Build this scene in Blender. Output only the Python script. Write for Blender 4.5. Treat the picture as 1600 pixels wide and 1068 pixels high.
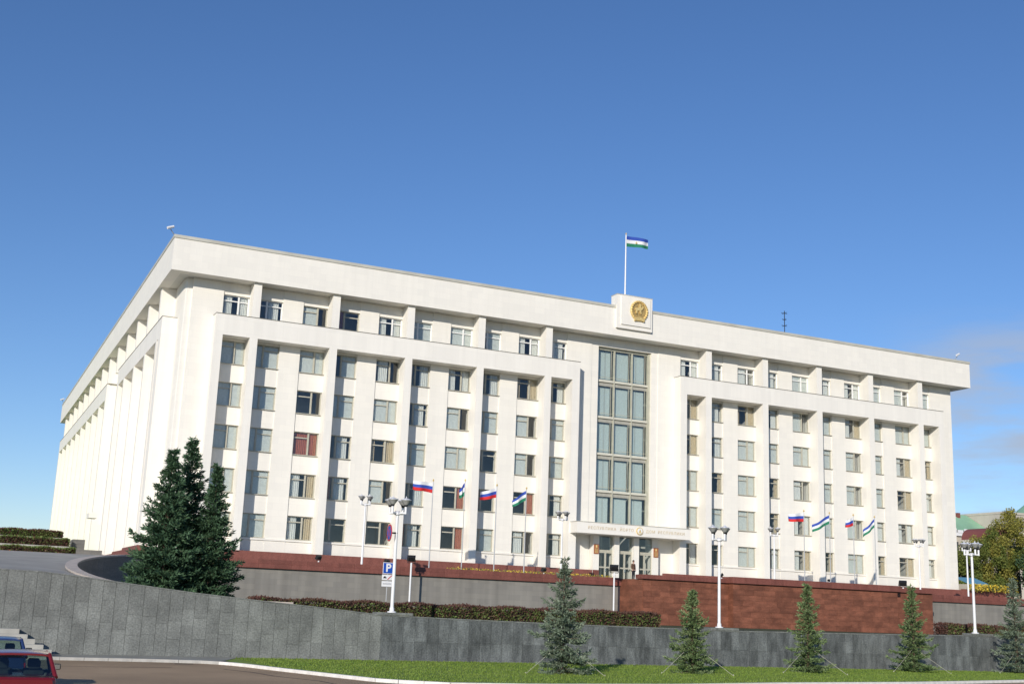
import bpy, bmesh, math, random
import numpy as np
from mathutils import Vector, Matrix
random.seed(7); RNG = np.random.default_rng(7)
for o in list(bpy.data.objects): bpy.data.objects.remove(o)
scene = bpy.context.scene
col = scene.collection
R = math.radians
EYE = 2.9            # eye height over the road; everything below is built with the eye at z = 0, then lifted

# ------------------------------------------------------------------ camera, sky, sun, exposure
YAW, PITCH, ROLL = R(24.738), R(12.656), R(2.2277)
fw = Vector((math.sin(YAW)*math.cos(PITCH), math.cos(YAW)*math.cos(PITCH), math.sin(PITCH)))
rt = Vector((math.cos(YAW), -math.sin(YAW), 0)); up = rt.cross(fw)
r2 = rt*math.cos(ROLL)+up*math.sin(ROLL); u2 = -rt*math.sin(ROLL)+up*math.cos(ROLL)
cam = bpy.data.objects.new('camera', bpy.data.cameras.new('camera')); col.objects.link(cam)
cam.data.sensor_width = 36; cam.data.lens = 1852.68/1600*36
cam.data.clip_start = .3; cam.data.clip_end = 6000
cam.matrix_world = Matrix(((r2.x, u2.x, -fw.x, 0), (r2.y, u2.y, -fw.y, 0), (r2.z, u2.z, -fw.z, EYE), (0, 0, 0, 1)))
scene.camera = cam

SUN = Vector((.9, 1, -.495)).normalized()      # direction the light travels
elev = math.asin(-SUN.z); to_sun = -SUN
world = bpy.data.worlds.new('World'); scene.world = world; world.use_nodes = True
wn, wl = world.node_tree.nodes, world.node_tree.links; wn.clear()
sky = wn.new('ShaderNodeTexSky'); sky.sky_type = 'NISHITA'; sky.sun_disc = False
sky.sun_elevation = elev; sky.sun_rotation = math.atan2(to_sun.x, to_sun.y)
sky.air_density = 1.0; sky.dust_density = 0; sky.ozone_density = 3.4; sky.altitude = 150
bg = wn.new('ShaderNodeBackground'); bg.inputs['Strength'].default_value = .094
out = wn.new('ShaderNodeOutputWorld')
# thin cloud streaks low over the eastern horizon
tc = wn.new('ShaderNodeTexCoord'); mp = wn.new('ShaderNodeMapping'); mp.inputs['Scale'].default_value = (3.2, 3.2, 15)
mp.inputs['Location'].default_value = (0.5, 1.3, .35)
nz = wn.new('ShaderNodeTexNoise'); nz.inputs['Scale'].default_value = 1.6; nz.inputs['Detail'].default_value = 7; nz.inputs['Roughness'].default_value = .55
cr = wn.new('ShaderNodeMapRange'); cr.inputs[1].default_value = .36; cr.inputs[2].default_value = .58; cr.interpolation_type = 'SMOOTHSTEP'
sep = wn.new('ShaderNodeSeparateXYZ')
e0 = wn.new('ShaderNodeMapRange'); e0.inputs[1].default_value = .25; e0.inputs[2].default_value = .20; e0.interpolation_type = 'SMOOTHSTEP'
az = wn.new('ShaderNodeMapRange'); az.inputs[1].default_value = .64; az.inputs[2].default_value = .72; az.interpolation_type = 'SMOOTHSTEP'
m1 = wn.new('ShaderNodeMath'); m1.operation = 'MULTIPLY'; m2 = wn.new('ShaderNodeMath'); m2.operation = 'MULTIPLY'
m3 = wn.new('ShaderNodeMath'); m3.operation = 'MULTIPLY'; m3.inputs[1].default_value = .8
cm = wn.new('ShaderNodeMix'); cm.data_type = 'RGBA'; cm.inputs[7].default_value = (3.9, 4.4, 5.3, 1)
wl.new(tc.outputs['Generated'], mp.inputs[0]); wl.new(mp.outputs[0], nz.inputs[0]); wl.new(nz.outputs[0], cr.inputs[0])
wl.new(tc.outputs['Generated'], sep.inputs[0]); wl.new(sep.outputs[2], e0.inputs[0]); wl.new(sep.outputs[0], az.inputs[0])
wl.new(cr.outputs[0], m1.inputs[0]); wl.new(e0.outputs[0], m1.inputs[1]); wl.new(m1.outputs[0], m2.inputs[0]); wl.new(az.outputs[0], m2.inputs[1])
wl.new(m2.outputs[0], m3.inputs[0]); wl.new(m3.outputs[0], cm.inputs[0]); hsv = wn.new('ShaderNodeHueSaturation'); hsv.inputs['Saturation'].default_value = 1.1; wl.new(sky.outputs[0], hsv.inputs['Color']); wb = wn.new('ShaderNodeMix'); wb.data_type = 'RGBA'; wb.blend_type = 'MULTIPLY'; wb.inputs[0].default_value = 1; wb.inputs[7].default_value = (.93, .95, 1.11, 1); wl.new(hsv.outputs[0], wb.inputs[6]); wl.new(wb.outputs[2], cm.inputs[6])
wl.new(cm.outputs[2], bg.inputs[0]); wl.new(bg.outputs[0], out.inputs[0])

sun = bpy.data.objects.new('sun', bpy.data.lights.new('sun', 'SUN')); col.objects.link(sun)
sun.data.energy = 3.5; sun.data.angle = R(.53); sun.data.color = (1, .93, .83)
sun.rotation_euler = SUN.to_track_quat('-Z', 'Y').to_euler(); sun.location = (-60, -60, 90)
vs = scene.view_settings; vs.view_transform = 'Standard'; vs.look = 'None'; vs.exposure = 0.22; vs.gamma = 1

# ------------------------------------------------------------------ helpers
def tag(o, label=None, cat=None, group=None, kind=None):
    for k, v in (('label', label), ('category', cat), ('group', group), ('kind', kind)):
        if v: o[k] = v
    return o
def empty(name, loc, label=None, cat=None, group=None, rz=0, kind=None):
    o = bpy.data.objects.new(name, None); col.objects.link(o); o.location = loc; o.rotation_euler.z = rz
    return tag(o, label, cat, group, kind)
def link(name, me, parent=None, loc=(0, 0, 0), rz=0):
    o = bpy.data.objects.new(name, me); col.objects.link(o); o.location = loc; o.rotation_euler.z = rz
    if parent: o.parent = parent
    return o
def copy_tree(o, parent=None):
    c = o.copy(); col.objects.link(c); c.parent = parent
    for ch in [x for x in bpy.data.objects if x.parent == o]: copy_tree(ch, c)
    return c
class MB:
    def __init__(s): s.v = []; s.f = []; s.mi = []; s.m = 0
    def add(s, vs, fs):
        n = len(s.v); s.v += [tuple(p) for p in vs]
        for f in fs: s.f.append(tuple(i+n for i in f)); s.mi.append(s.m)
        return s
    def box(s, x0, x1, y0, y1, z0, z1):
        return s.add([(x0,y0,z0),(x1,y0,z0),(x1,y1,z0),(x0,y1,z0),(x0,y0,z1),(x1,y0,z1),(x1,y1,z1),(x0,y1,z1)],
                     [(0,3,2,1),(4,5,6,7),(0,1,5,4),(1,2,6,5),(2,3,7,6),(3,0,4,7)])
    def prism(s, pts, z0, z1):          # pts counter-clockwise; z0/z1 numbers or lists
        n = len(pts); a = z0 if hasattr(z0, '__len__') else [z0]*n; b = z1 if hasattr(z1, '__len__') else [z1]*n
        vs = [(p[0], p[1], a[i]) for i, p in enumerate(pts)]+[(p[0], p[1], b[i]) for i, p in enumerate(pts)]
        return s.add(vs, [tuple(range(n-1, -1, -1)), tuple(range(n, 2*n))]+[(i, (i+1) % n, n+(i+1) % n, n+i) for i in range(n)])
    def tube(s, p0, p1, r0, r1=None, n=8, cap=True):
        r1 = r0 if r1 is None else r1; p0 = Vector(p0); p1 = Vector(p1); d = (p1-p0).normalized()
        a = d.orthogonal().normalized(); b = d.cross(a)
        vs = []
        for p, r in ((p0, r0), (p1, r1)):
            vs += [p+(a*math.cos(2*math.pi*i/n)+b*math.sin(2*math.pi*i/n))*r for i in range(n)]
        fs = [(i, (i+1) % n, n+(i+1) % n, n+i) for i in range(n)]
        if cap: fs += [tuple(range(n-1, -1, -1)), tuple(range(n, 2*n))]
        return s.add(vs, fs)
    def lathe(s, prof, c=(0, 0, 0), n=16):
        vs = []; fs = []
        for r, z in prof: vs += [(c[0]+r*math.cos(2*math.pi*i/n), c[1]+r*math.sin(2*math.pi*i/n), c[2]+z) for i in range(n)]
        for k in range(len(prof)-1):
            for i in range(n): fs.append((k*n+i, k*n+(i+1) % n, (k+1)*n+(i+1) % n, (k+1)*n+i))
        fs += [tuple(range(n-1, -1, -1)), tuple(range((len(prof)-1)*n, len(prof)*n))]
        return s.add(vs, fs)
    def mesh(s, name, mats, smooth=False, off=(0, 0, 0)):
        me = bpy.data.meshes.new(name)
        me.from_pydata([(a-off[0], b-off[1], c-off[2]) for a, b, c in s.v], [], s.f)
        for m in (mats if isinstance(mats, (list, tuple)) else [mats]): me.materials.append(m)
        if any(s.mi): me.polygons.foreach_set('material_index', s.mi)
        if smooth:
            me.polygons.foreach_set('use_smooth', [True]*len(me.polygons)); me.set_sharp_from_angle(angle=R(38))
        me.update(); return me
    def build(s, name, mats, parent=None, smooth=False, bevel=0):
        """vertices are in world coordinates; the parent is an unrotated empty (or a child of one)"""
        off = Vector((0, 0, 0)); p = parent
        while p: off += p.location; p = p.parent
        o = link(name, s.mesh(name, mats, smooth, off), parent)
        if bevel:
            b = o.modifiers.new('bevel', 'BEVEL'); b.width = bevel; b.segments = 2; b.limit_method = 'ANGLE'; b.angle_limit = R(40)
        return o
def np_mesh(name, V, F, mats, mi=None):
    me = bpy.data.meshes.new(name); V = np.asarray(V, np.float32); F = np.asarray(F, np.int32); k = F.shape[1]
    me.vertices.add(len(V)); me.vertices.foreach_set('co', V.ravel())
    me.loops.add(F.size); me.loops.foreach_set('vertex_index', F.ravel())
    me.polygons.add(len(F)); me.polygons.foreach_set('loop_start', np.arange(0, F.size, k, dtype=np.int32))
    for m in (mats if isinstance(mats, (list, tuple)) else [mats]): me.materials.append(m)
    if mi is not None: me.polygons.foreach_set('material_index', np.asarray(mi, np.int32))
    me.update(calc_edges=True); return me
def quads(P, D, W, L, Wd):
    """P centre-start points, D unit directions, W unit widths, L lengths, Wd widths -> leaf-shaped quads"""
    L = L[:, None]; Wd = Wd[:, None]
    V = np.stack([P, P+D*L*.45-W*Wd*.5, P+D*L, P+D*L*.45+W*Wd*.5], 1).reshape(-1, 3)
    return V, np.arange(len(V)).reshape(-1, 4)
def unit(a): return a/np.maximum(np.linalg.norm(a, axis=-1, keepdims=True), 1e-9)

# ------------------------------------------------------------------ materials
def mat(name, c, rough=.7, var=.12, scale=3., metal=0., bump=0., bscale=None, spec=.3, obj_rand=0., c2=None, coord='Object', trans=0., alpha=1.):
    m = bpy.data.materials.new(name); m.use_nodes = True; n, l = m.node_tree.nodes, m.node_tree.links
    b = n['Principled BSDF']; b.inputs['Roughness'].default_value = rough; b.inputs['Metallic'].default_value = metal
    b.inputs['Specular IOR Level'].default_value = spec
    tcn = n.new('ShaderNodeTexCoord'); nt = n.new('ShaderNodeTexNoise'); nt.inputs['Scale'].default_value = scale; nt.inputs['Detail'].default_value = 6
    l.new(tcn.outputs[coord], nt.inputs[0])
    mx = n.new('ShaderNodeMix'); mx.data_type = 'RGBA'
    a = c2 or tuple(x*(1+var) for x in c)
    lo = c if c2 else tuple(x*(1-var) for x in c)
    mr = n.new('ShaderNodeMapRange'); mr.inputs[1].default_value = .33; mr.inputs[2].default_value = .67
    l.new(nt.outputs[0], mr.inputs[0]); l.new(mr.outputs[0], mx.inputs[0])
    mx.inputs[6].default_value = (*lo, 1); mx.inputs[7].default_value = (*a, 1)
    last = mx.outputs[2]
    if obj_rand:
        oi = n.new('ShaderNodeObjectInfo'); r = n.new('ShaderNodeMapRange'); r.inputs[3].default_value = 1-obj_rand; r.inputs[4].default_value = 1+obj_rand
        hs = n.new('ShaderNodeHueSaturation'); l.new(oi.outputs['Random'], r.inputs[0]); l.new(r.outputs[0], hs.inputs['Value']); l.new(last, hs.inputs['Color']); last = hs.outputs[0]
    l.new(last, b.inputs['Base Color'])
    if bump:
        n2 = n.new('ShaderNodeTexNoise'); n2.inputs['Scale'].default_value = bscale or scale*8; n2.inputs['Detail'].default_value = 5
        l.new(tcn.outputs[coord], n2.inputs[0]); bp = n.new('ShaderNodeBump'); bp.inputs['Strength'].default_value = bump; bp.inputs['Distance'].default_value = .03
        l.new(n2.outputs[0], bp.inputs['Height']); l.new(bp.outputs[0], b.inputs['Normal'])
    m['_'] = 1
    return m
def stone_panels(name, c, pw, ph, joint=.9, var=.05, rough=.75, streak=.08, bump=0):
    """thin sawn cladding: faint joints and slab-to-slab tone on the x+y / z plane, rain streaks"""
    m = mat(name, c, rough, var*.6, .35); n, l = m.node_tree.nodes, m.node_tree.links; b = n['Principled BSDF']
    src = b.inputs['Base Color'].links[0].from_socket
    g = n.new('ShaderNodeNewGeometry'); s = n.new('ShaderNodeSeparateXYZ'); l.new(g.outputs['Position'], s.inputs[0])
    ad = n.new('ShaderNodeMath'); l.new(s.outputs[0], ad.inputs[0]); l.new(s.outputs[1], ad.inputs[1])
    cb = n.new('ShaderNodeCombineXYZ'); l.new(ad.outputs[0], cb.inputs[0]); l.new(s.outputs[2], cb.inputs[1])
    br = n.new('ShaderNodeTexBrick'); br.inputs['Scale'].default_value = 1; br.inputs['Brick Width'].default_value = pw; br.inputs['Row Height'].default_value = ph
    br.inputs['Mortar Size'].default_value = .008; br.inputs['Color1'].default_value = (1-var, 1-var, 1-var*.9, 1); br.inputs['Color2'].default_value = (1+var, 1+var*.9, 1+var*.7, 1)
    br.inputs['Mortar'].default_value = (joint, joint, joint, 1); br.offset = .5
    l.new(cb.outputs[0], br.inputs[0])
    mu = n.new('ShaderNodeMix'); mu.data_type = 'RGBA'; mu.blend_type = 'MULTIPLY'; mu.inputs[0].default_value = 1
    l.new(src, mu.inputs[6]); l.new(br.outputs[0], mu.inputs[7])
    mpn = n.new('ShaderNodeMapping'); mpn.inputs['Scale'].default_value = (1.6, .06, 1); l.new(cb.outputs[0], mpn.inputs[0])
    st = n.new('ShaderNodeTexNoise'); st.inputs['Scale'].default_value = 1; st.inputs['Detail'].default_value = 5; l.new(mpn.outputs[0], st.inputs[0])
    mr = n.new('ShaderNodeMapRange'); mr.inputs[1].default_value = .35; mr.inputs[2].default_value = .7; mr.inputs[3].default_value = 1; mr.inputs[4].default_value = 1-streak
    l.new(st.outputs[0], mr.inputs[0])
    m2_ = n.new('ShaderNodeMix'); m2_.data_type = 'RGBA'; m2_.blend_type = 'MULTIPLY'; m2_.inputs[0].default_value = 1
    l.new(mu.outputs[2], m2_.inputs[6]); l.new(mr.outputs[0], m2_.inputs[7]); l.new(m2_.outputs[2], b.inputs['Base Color'])
    if bump:
        bp = n.new('ShaderNodeBump'); bp.inputs['Strength'].default_value = bump; bp.inputs['Distance'].default_value = .01
        l.new(br.outputs['Fac'], bp.inputs['Height']); bp.invert = True; l.new(bp.outputs[0], b.inputs['Normal'])
    return m
def granite(name, c, c2, rand, stain=.25, streak=(2.2, 2.2, .5)):
    m = mat(name, c, .55, 0, 13, obj_rand=rand, c2=c2, bump=.1, spec=.35)
    n, l = m.node_tree.nodes, m.node_tree.links; b = n['Principled BSDF']; src = b.inputs['Base Color'].links[0].from_socket
    g = n.new('ShaderNodeNewGeometry'); mp_ = n.new('ShaderNodeMapping'); mp_.inputs['Scale'].default_value = streak; l.new(g.outputs['Position'], mp_.inputs[0])
    t = n.new('ShaderNodeTexNoise'); t.inputs['Scale'].default_value = 1; t.inputs['Detail'].default_value = 8; t.inputs['Roughness'].default_value = .65; l.new(mp_.outputs[0], t.inputs[0])
    r = n.new('ShaderNodeMapRange'); r.inputs[1].default_value = .38; r.inputs[2].default_value = .66; r.inputs[3].default_value = 1-stain; r.inputs[4].default_value = 1+stain
    l.new(t.outputs[0], r.inputs[0]); mu = n.new('ShaderNodeMix'); mu.data_type = 'RGBA'; mu.blend_type = 'MULTIPLY'; mu.inputs[0].default_value = 1
    l.new(src, mu.inputs[6]); l.new(r.outputs[0], mu.inputs[7]); l.new(mu.outputs[2], b.inputs['Base Color']); return m
def leafmat(name, c, c2, back=.25):
    m = mat(name, c, .6, 0, 1.1, c2=c2, spec=.2); n, l = m.node_tree.nodes, m.node_tree.links; b = n['Principled BSDF']
    src = b.inputs['Base Color'].links[0].from_socket
    g = n.new('ShaderNodeNewGeometry'); hs = n.new('ShaderNodeHueSaturation'); r = n.new('ShaderNodeMapRange'); r.inputs[3].default_value = .7; r.inputs[4].default_value = 1.35
    l.new(g.outputs['Random Per Island'], r.inputs[0]); l.new(r.outputs[0], hs.inputs['Value']); l.new(src, hs.inputs['Color']); l.new(hs.outputs[0], b.inputs['Base Color'])
    tr = n.new('ShaderNodeBsdfTranslucent'); l.new(hs.outputs[0], tr.inputs[0]); ms = n.new('ShaderNodeMixShader'); ms.inputs[0].default_value = back
    o = [x for x in n if x.type == 'OUTPUT_MATERIAL'][0]; l.new(b.outputs[0], ms.inputs[1]); l.new(tr.outputs[0], ms.inputs[2]); l.new(ms.outputs[0], o.inputs[0]); return m
def glass(name, tint=(.93, .945, .94), refl=.045, rough=.03):
    m = bpy.data.materials.new(name); m.use_nodes = True; n, l = m.node_tree.nodes, m.node_tree.links; n.clear()
    o = n.new('ShaderNodeOutputMaterial'); t = n.new('ShaderNodeBsdfTransparent'); t.inputs[0].default_value = (*tint, 1)
    g = n.new('ShaderNodeBsdfGlossy'); g.inputs['Roughness'].default_value = rough; g.inputs[0].default_value = (.9, .95, 1, 1)
    tcn = n.new('ShaderNodeTexCoord'); nt = n.new('ShaderNodeTexNoise'); nt.inputs['Scale'].default_value = 1.2; l.new(tcn.outputs['Object'], nt.inputs[0])
    bp = n.new('ShaderNodeBump'); bp.inputs['Strength'].default_value = .08; l.new(nt.outputs[0], bp.inputs['Height']); l.new(bp.outputs[0], g.inputs['Normal'])
    f = n.new('ShaderNodeLayerWeight'); f.inputs[0].default_value = .5; pw_ = n.new('ShaderNodeMath'); pw_.operation = 'POWER'; pw_.inputs[1].default_value = 4; l.new(f.outputs['Facing'], pw_.inputs[0]); ad = n.new('ShaderNodeMath'); ad.inputs[1].default_value = refl; l.new(pw_.outputs[0], ad.inputs[0])
    x = n.new('ShaderNodeMixShader'); l.new(ad.outputs[0], x.inputs[0]); l.new(t.outputs[0], x.inputs[1]); l.new(g.outputs[0], x.inputs[2]); l.new(x.outputs[0], o.inputs[0]); return m

M = {}
M['stone'] = stone_panels('white_stone', (.85, .815, .735), 1.2, .62, .92, .022, streak=.045)
M['stone_fin'] = stone_panels('white_stone_fin', (.855, .82, .745), 1.4, 1.24, .92, .02, streak=.055)
M['flash'] = mat('dark_flashing', (.24, .225, .19), .5, .1, .5, metal=.2)
M['coping'] = mat('roof_flashing', (.56, .54, .46), .5, .1, .5, metal=.15)
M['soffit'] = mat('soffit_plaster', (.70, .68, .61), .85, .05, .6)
M['red'] = granite('red_granite', (.18, .066, .038), (.24, .094, .056), .17, .26, (1.0, 1.0, 2.4))
M['redcap'] = granite('red_granite_cap', (.175, .06, .045), (.23, .085, .065), .12, .12)
M['grey'] = granite('grey_granite_slab', (.135, .142, .132), (.235, .243, .225), .12, .20, (1.3, 1.3, .8))
M['grey2'] = granite('dark_grey_slab', (.088, .096, .096), (.16, .17, .166), .22, .40, (1.7, 1.7, .6))
M['greydark'] = granite('dark_granite', (.165, .16, .148), (.23, .222, .205), .1, .2, (.25, .25, 1.4))
M['palecap'] = granite('pale_cap_stone', (.42, .36, .31), (.52, .45, .39), .05, .1)
M['terrgrey'] = stone_panels('terrace_grey_stone', (.265, .252, .225), 1.1, .40, .86, .07, streak=.22)
M['frame'] = mat('beige_window_frame', (.46, .44, .36), .5, .08, 4)
M['olive'] = mat('olive_glazing_frame', (.46, .45, .36), .45, .08, 2)
M['white'] = mat('white_window_frame', (.82, .82, .80), .4, .03, 4)
M['sill'] = mat('sill_metal', (.45, .43, .36), .5, .1, 3, metal=.2)
M['glass'] = glass('window_glass'); M['bigglass'] = glass('stair_glass', (.90, .93, .92), .06)
M['blind'] = mat('pale_blind', (.60, .62, .59), .8, .08, 5)
M['sandstone'] = mat('pale_transom', (.62, .60, .50), .6, .06, 2)
M['stairblind'] = mat('stair_blind', (.62, .66, .64), .8, .06, 5)
M['lace'] = mat('lace_curtain', (.66, .66, .63), .85, .08, 6)
M['redcurtain'] = mat('rust_curtain', (.36, .11, .065), .85, .2, 6)
M['sandcurtain'] = mat('sand_curtain', (.52, .42, .28), .85, .12, 6)
M['room'] = mat('room_plaster', (.46, .45, .42), .9, .15, .6)
M['gold'] = mat('gilded_metal', (.78, .58, .24), .4, .25, 6, metal=.25, bump=.4, bscale=14)
M['golddark'] = mat('gold_painted_shade', (.42, .30, .12), .5, .3, 6, metal=.2)  # darker copy of the gold; shade on the emblem's recessed disc put into colour
M['palegold'] = mat('pale_gold_letters', (.62, .52, .36), .5, .1, 4)
M['bronze'] = mat('brown_plaque', (.34, .13, .06), .5, .12, 5)
M['polewhite'] = mat('white_paint_post', (.80, .80, .80), .35, .05, 2, spec=.5)
M['polegrey'] = mat('grey_paint_pole', (.45, .46, .47), .4, .08, 2, metal=.3)
M['lampcap'] = mat('lantern_cap', (.70, .70, .72), .35, .06, 5, metal=.2)
M['lampglass'] = mat('lantern_glass', (.33, .33, .32), .25, .1, 5, spec=.6)
M['black'] = mat('black_metal', (.022, .022, .024), .5, .2, 6)
M['frosted'] = mat('floodlight_lens', (.55, .58, .6), .15, .05, 6, spec=.6)
M['asphalt'] = mat('brown_asphalt', (.37, .262, .160), .9, .17, .22, bump=.5, bscale=30)
M['drive'] = mat('grey_asphalt', (.34, .33, .30), .9, .12, .5, bump=.4, bscale=30)
M['pave'] = mat('pale_paving', (.27, .27, .24), .85, .1, .8, bump=.3, bscale=20)
M['kerbwhite'] = mat('painted_kerb', (.72, .70, .66), .7, .12, 3, bump=.2)
M['kerbgrey'] = mat('bare_kerb', (.42, .41, .38), .8, .12, 3, bump=.3)
M['soil'] = mat('garden_soil', (.06, .07, .03), .95, .3, .7, bump=.4)
M['ground'] = mat('far_ground', (.11, .12, .07), .95, .25, .02)
M['lawn'] = mat('lawn', (.15, .245, .04), .9, 0, .25, c2=(.24, .31, .065), bump=.6, bscale=14)
M['blade'] = leafmat('grass_blade', (.18, .28, .045), (.27, .345, .075), .35)
M['fir'] = leafmat('fir_needles', (.05, .105, .058), (.095, .165, .085), .15)
M['spruce'] = leafmat('blue_spruce_needles', (.17, .225, .15), (.23, .275, .20), .18)
M['spruce2'] = leafmat('green_spruce_needles', (.14, .215, .085), (.22, .275, .13), .18)
M['bark'] = mat('bark', (.10, .07, .05), .95, .3, 4, bump=.6)
M['birch'] = mat('pale_bark', (.30, .26, .2), .9, .3, 4, bump=.4)
M['barberry'] = leafmat('purple_hedge_leaves', (.12, .055, .048), (.14, .085, .055), .2)
M['hedgegreen'] = leafmat('green_hedge_leaves', (.11, .17, .05), (.16, .19, .06), .2)
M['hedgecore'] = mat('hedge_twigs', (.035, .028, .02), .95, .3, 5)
M['autumn'] = leafmat('autumn_leaves', (.27, .275, .06), (.33, .29, .07), .35)
M['olivegreen'] = leafmat('late_green_leaves', (.13, .18, .045), (.20, .22, .055), .35)
M['yellowfl'] = leafmat('yellow_petals', (.62, .42, .03), (.7, .55, .1), .2)
M['orangefl'] = leafmat('orange_petals', (.55, .12, .02), (.65, .25, .03), .2)
M['fwhite'] = mat('flag_white', (.82, .82, .82), .8, .03, 3); M['fblue'] = mat('flag_blue', (.04, .09, .42), .8, .05, 3)
M['fred'] = mat('flag_red', (.62, .03, .03), .8, .05, 3); M['fgreen'] = mat('flag_green', (.03, .22, .12), .8, .05, 3)
M['signblue'] = mat('sign_blue', (.015, .08, .42), .4, .04, 3); M['signwhite'] = mat('sign_white', (.82, .82, .82), .4, .04, 3); M['signred'] = mat('sign_red', (.55, .03, .03), .4, .04, 3)
M['carred'] = mat('red_car_paint', (.15, .011, .015), .2, .06, 2, spec=.6); M['carblue'] = mat('blue_car_paint', (.022, .04, .12), .22, .06, 2, spec=.6)
M['carglass'] = glass('car_glass', (.55, .66, .62), .12); M['rubber'] = mat('tyre_rubber', (.02, .02, .02), .9, .1, 4); M['trimdark'] = mat('car_trim', (.018, .018, .02), .5, .1, 4)
M['seat'] = mat('car_seat_cloth', (.035, .04, .045), .9, .2, 8); M['chrome'] = mat('chrome', (.7, .7, .7), .15, .03, 4, metal=1); M['tail'] = mat('tail_light', (.4, .02, .02), .2, .1, 6)
M['greenroof'] = mat('pale_green_roof', (.30, .52, .33), .6, .14, .15); M['maroon'] = mat('maroon_roof', (.20, .07, .06), .6, .12, .2)
M['farwall'] = mat('far_plaster', (.55, .50, .42), .9, .12, .2); M['farwin'] = mat('far_window', (.07, .075, .08), .2, .2, .3, spec=.5)
M['skin'] = mat('skin', (.5, .3, .22), .6, .05, 4); M['jacket'] = mat('brown_jacket', (.13, .075, .05), .85, .15, 8); M['trousers'] = mat('dark_trousers', (.03, .03, .035), .85, .15, 8); M['hair'] = mat('dark_hair', (.03, .022, .016), .7, .2, 20)
M['steps'] = mat('step_stone', (.40, .39, .35), .85, .1, 1.5, bump=.3); M['tarp'] = mat('blue_tarp', (.12, .30, .42), .7, .12, 2)
M['wood'] = mat('stake_wood', (.42, .40, .33), .8, .12, 6)

# ------------------------------------------------------------------ ground, roads, terraces
PROF = [(-30, 1.0), (2.3, .86), (3.95, .83), (5.65, .70), (8, .45), (11, .15), (14.2, -.10), (17.5, -.33), (20.6, -.58), (24.5, -.66), (32, -.74), (43, -.80), (52, -.72), (61, -.60), (80, -.5)]
def prof(x): return float(np.interp(x, [p[0] for p in PROF], [p[1] for p in PROF]))
FW = 59.4                                              # front face of the low granite wall
def sheet(name, pts, z, m, kind='structure'):
    b = MB(); b.add([(x, y, z) for x, y in pts], [tuple(range(len(pts)))]); return tag(b.build(name, m), kind=kind)
sheet('ground', [(-3000, -1500), (3000, -1500), (3000, 3500), (-3000, 3500)], -2.98, M['ground'])
sheet('road', [(-80, -30), (140, -30), (140, 59.6), (-80, 59.6)], -2.90, M['asphalt'])
# kerb line: grey along the pavement on the left, white round the lawn
KL = [(-14, 57.0), (4.66, 56.3), (8.64, 56.0), (11.3, 55.3), (12.3, 53.6), (13.4, 50.0), (14.5, 46.9), (15.5, 44.2), (17.6, 42.6), (21, 42.4), (28, 43.2), (34.5, 44.9), (43.8, 46.6), (55.8, 50.0), (68, 53.4), (80, 56.5)]
KI = [(p[0]+.0, p[1]) for p in KL]
lawn_poly = [(12.05, 55.9)]+[(x+.1, y+.1) for x, y in KL[4:]]+[(80, 59.05), (13.2, 58.7)]
sheet('lawn', lawn_poly, -2.80, M['lawn'])
sheet('pavement', [(-14, 57.1)]+[(x, y+.1) for x, y in KL[1:4]]+[(12.0, 55.9), (13.2, 58.75), (80, 59.1), (80, 59.45), (-14, 59.45)], -2.792, M['pave'])
kerb = tag(MB().build('kerb', M['kerbgrey']), kind='structure') if False else empty('kerb', (0, 0, -2.9), kind='structure')
def along(pts, step):
    P = [Vector((x, y, 0)) for x, y in pts]; acc = 0; outp = [P[0].copy()]
    for a, b in zip(P, P[1:]):
        L = (b-a).length; t = step-acc
        while t <= L: outp.append(a+(b-a)*(t/L)); t += step
        acc = L-(t-step)
    return outp
pp = along(KL, 1.0)
for a, b in zip(pp, pp[1:]):
    d = (b-a); L = d.length
    o = MB().box(.008, L-.008, -.09, .09, -.06, .13).mesh('kerb_stone', M['kerbwhite'] if a.x > 11.2 else M['kerbgrey'])
    link('kerb_stone', o, kerb, (a.x, a.y, 0), math.atan2(d.y, d.x))
# road seams and a drain
dr = MB(); dr.box(9.6, 10.4, 54.6, 54.9, -2.897, -2.893); tag(dr.build('drain_grate', M['black']), 'dark iron drain grate set in the road beside the kerb', 'drain')
for i, pts in enumerate([[(11.0, 51.2), (11.8, 49.3), (12.1, 47.2), (13.2, 44.6), (13.4, 42)], [(2.0, 51.5), (4.0, 52.0), (6.0, 51.6), (9.0, 51.9)]]):
    b = MB()
    for (x0, y0), (x1, y1) in zip(pts, pts[1:]):
        d = Vector((x1-x0, y1-y0)).normalized(); n_ = Vector((-d.y, d.x))*.055
        b.add([(x0-n_.x, y0-n_.y, -2.896), (x1-n_.x, y1-n_.y, -2.896), (x1+n_.x, y1+n_.y, -2.896), (x0+n_.x, y0+n_.y, -2.896)], [(0, 1, 2, 3)])
    tag(b.build('tar_seam', mat('tar_%d' % i, (.06, .05, .045), .8, .2, 2)), kind='structure')
# garden behind the low wall, drive on the left, terrace platform
sheet('garden_ground', [(7.2, 60.6), (110, 60.6), (110, 91), (7.2, 91)], -.86, M['soil'])
CX, CY, CA, CB = 16., 75.2, 9.2, 15.2                   # rounded end wall of the garden
def ctop(y): return -.10+.098*(y-60)
def ell(t, da=0.): return (CX-(CA+da)*math.cos(t), CY+(CB+da)*math.sin(t))
nx, ny = 26, 40; V = []; F = []
for j in range(ny+1):
    y = 59.9+(145-59.9)*j/ny; t = min(1, max(0, (y-60)/40))
    s = 0 if abs(y-CY) >= CB+.3 else math.sqrt(1-((y-CY)/(CB+.3))**2)
    xmax = CX-(CA+.3)*s if 60 <= y <= CY+CB+.3 else 17.0
    for i in range(nx+1):
        x = -40+(xmax+40)*(i/nx)**.6
        z0 = prof(min(x, 16))-.14
        V.append((x, y, z0+(2.9-z0)*t**1.3+max(0, y-100)*.014))
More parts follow.
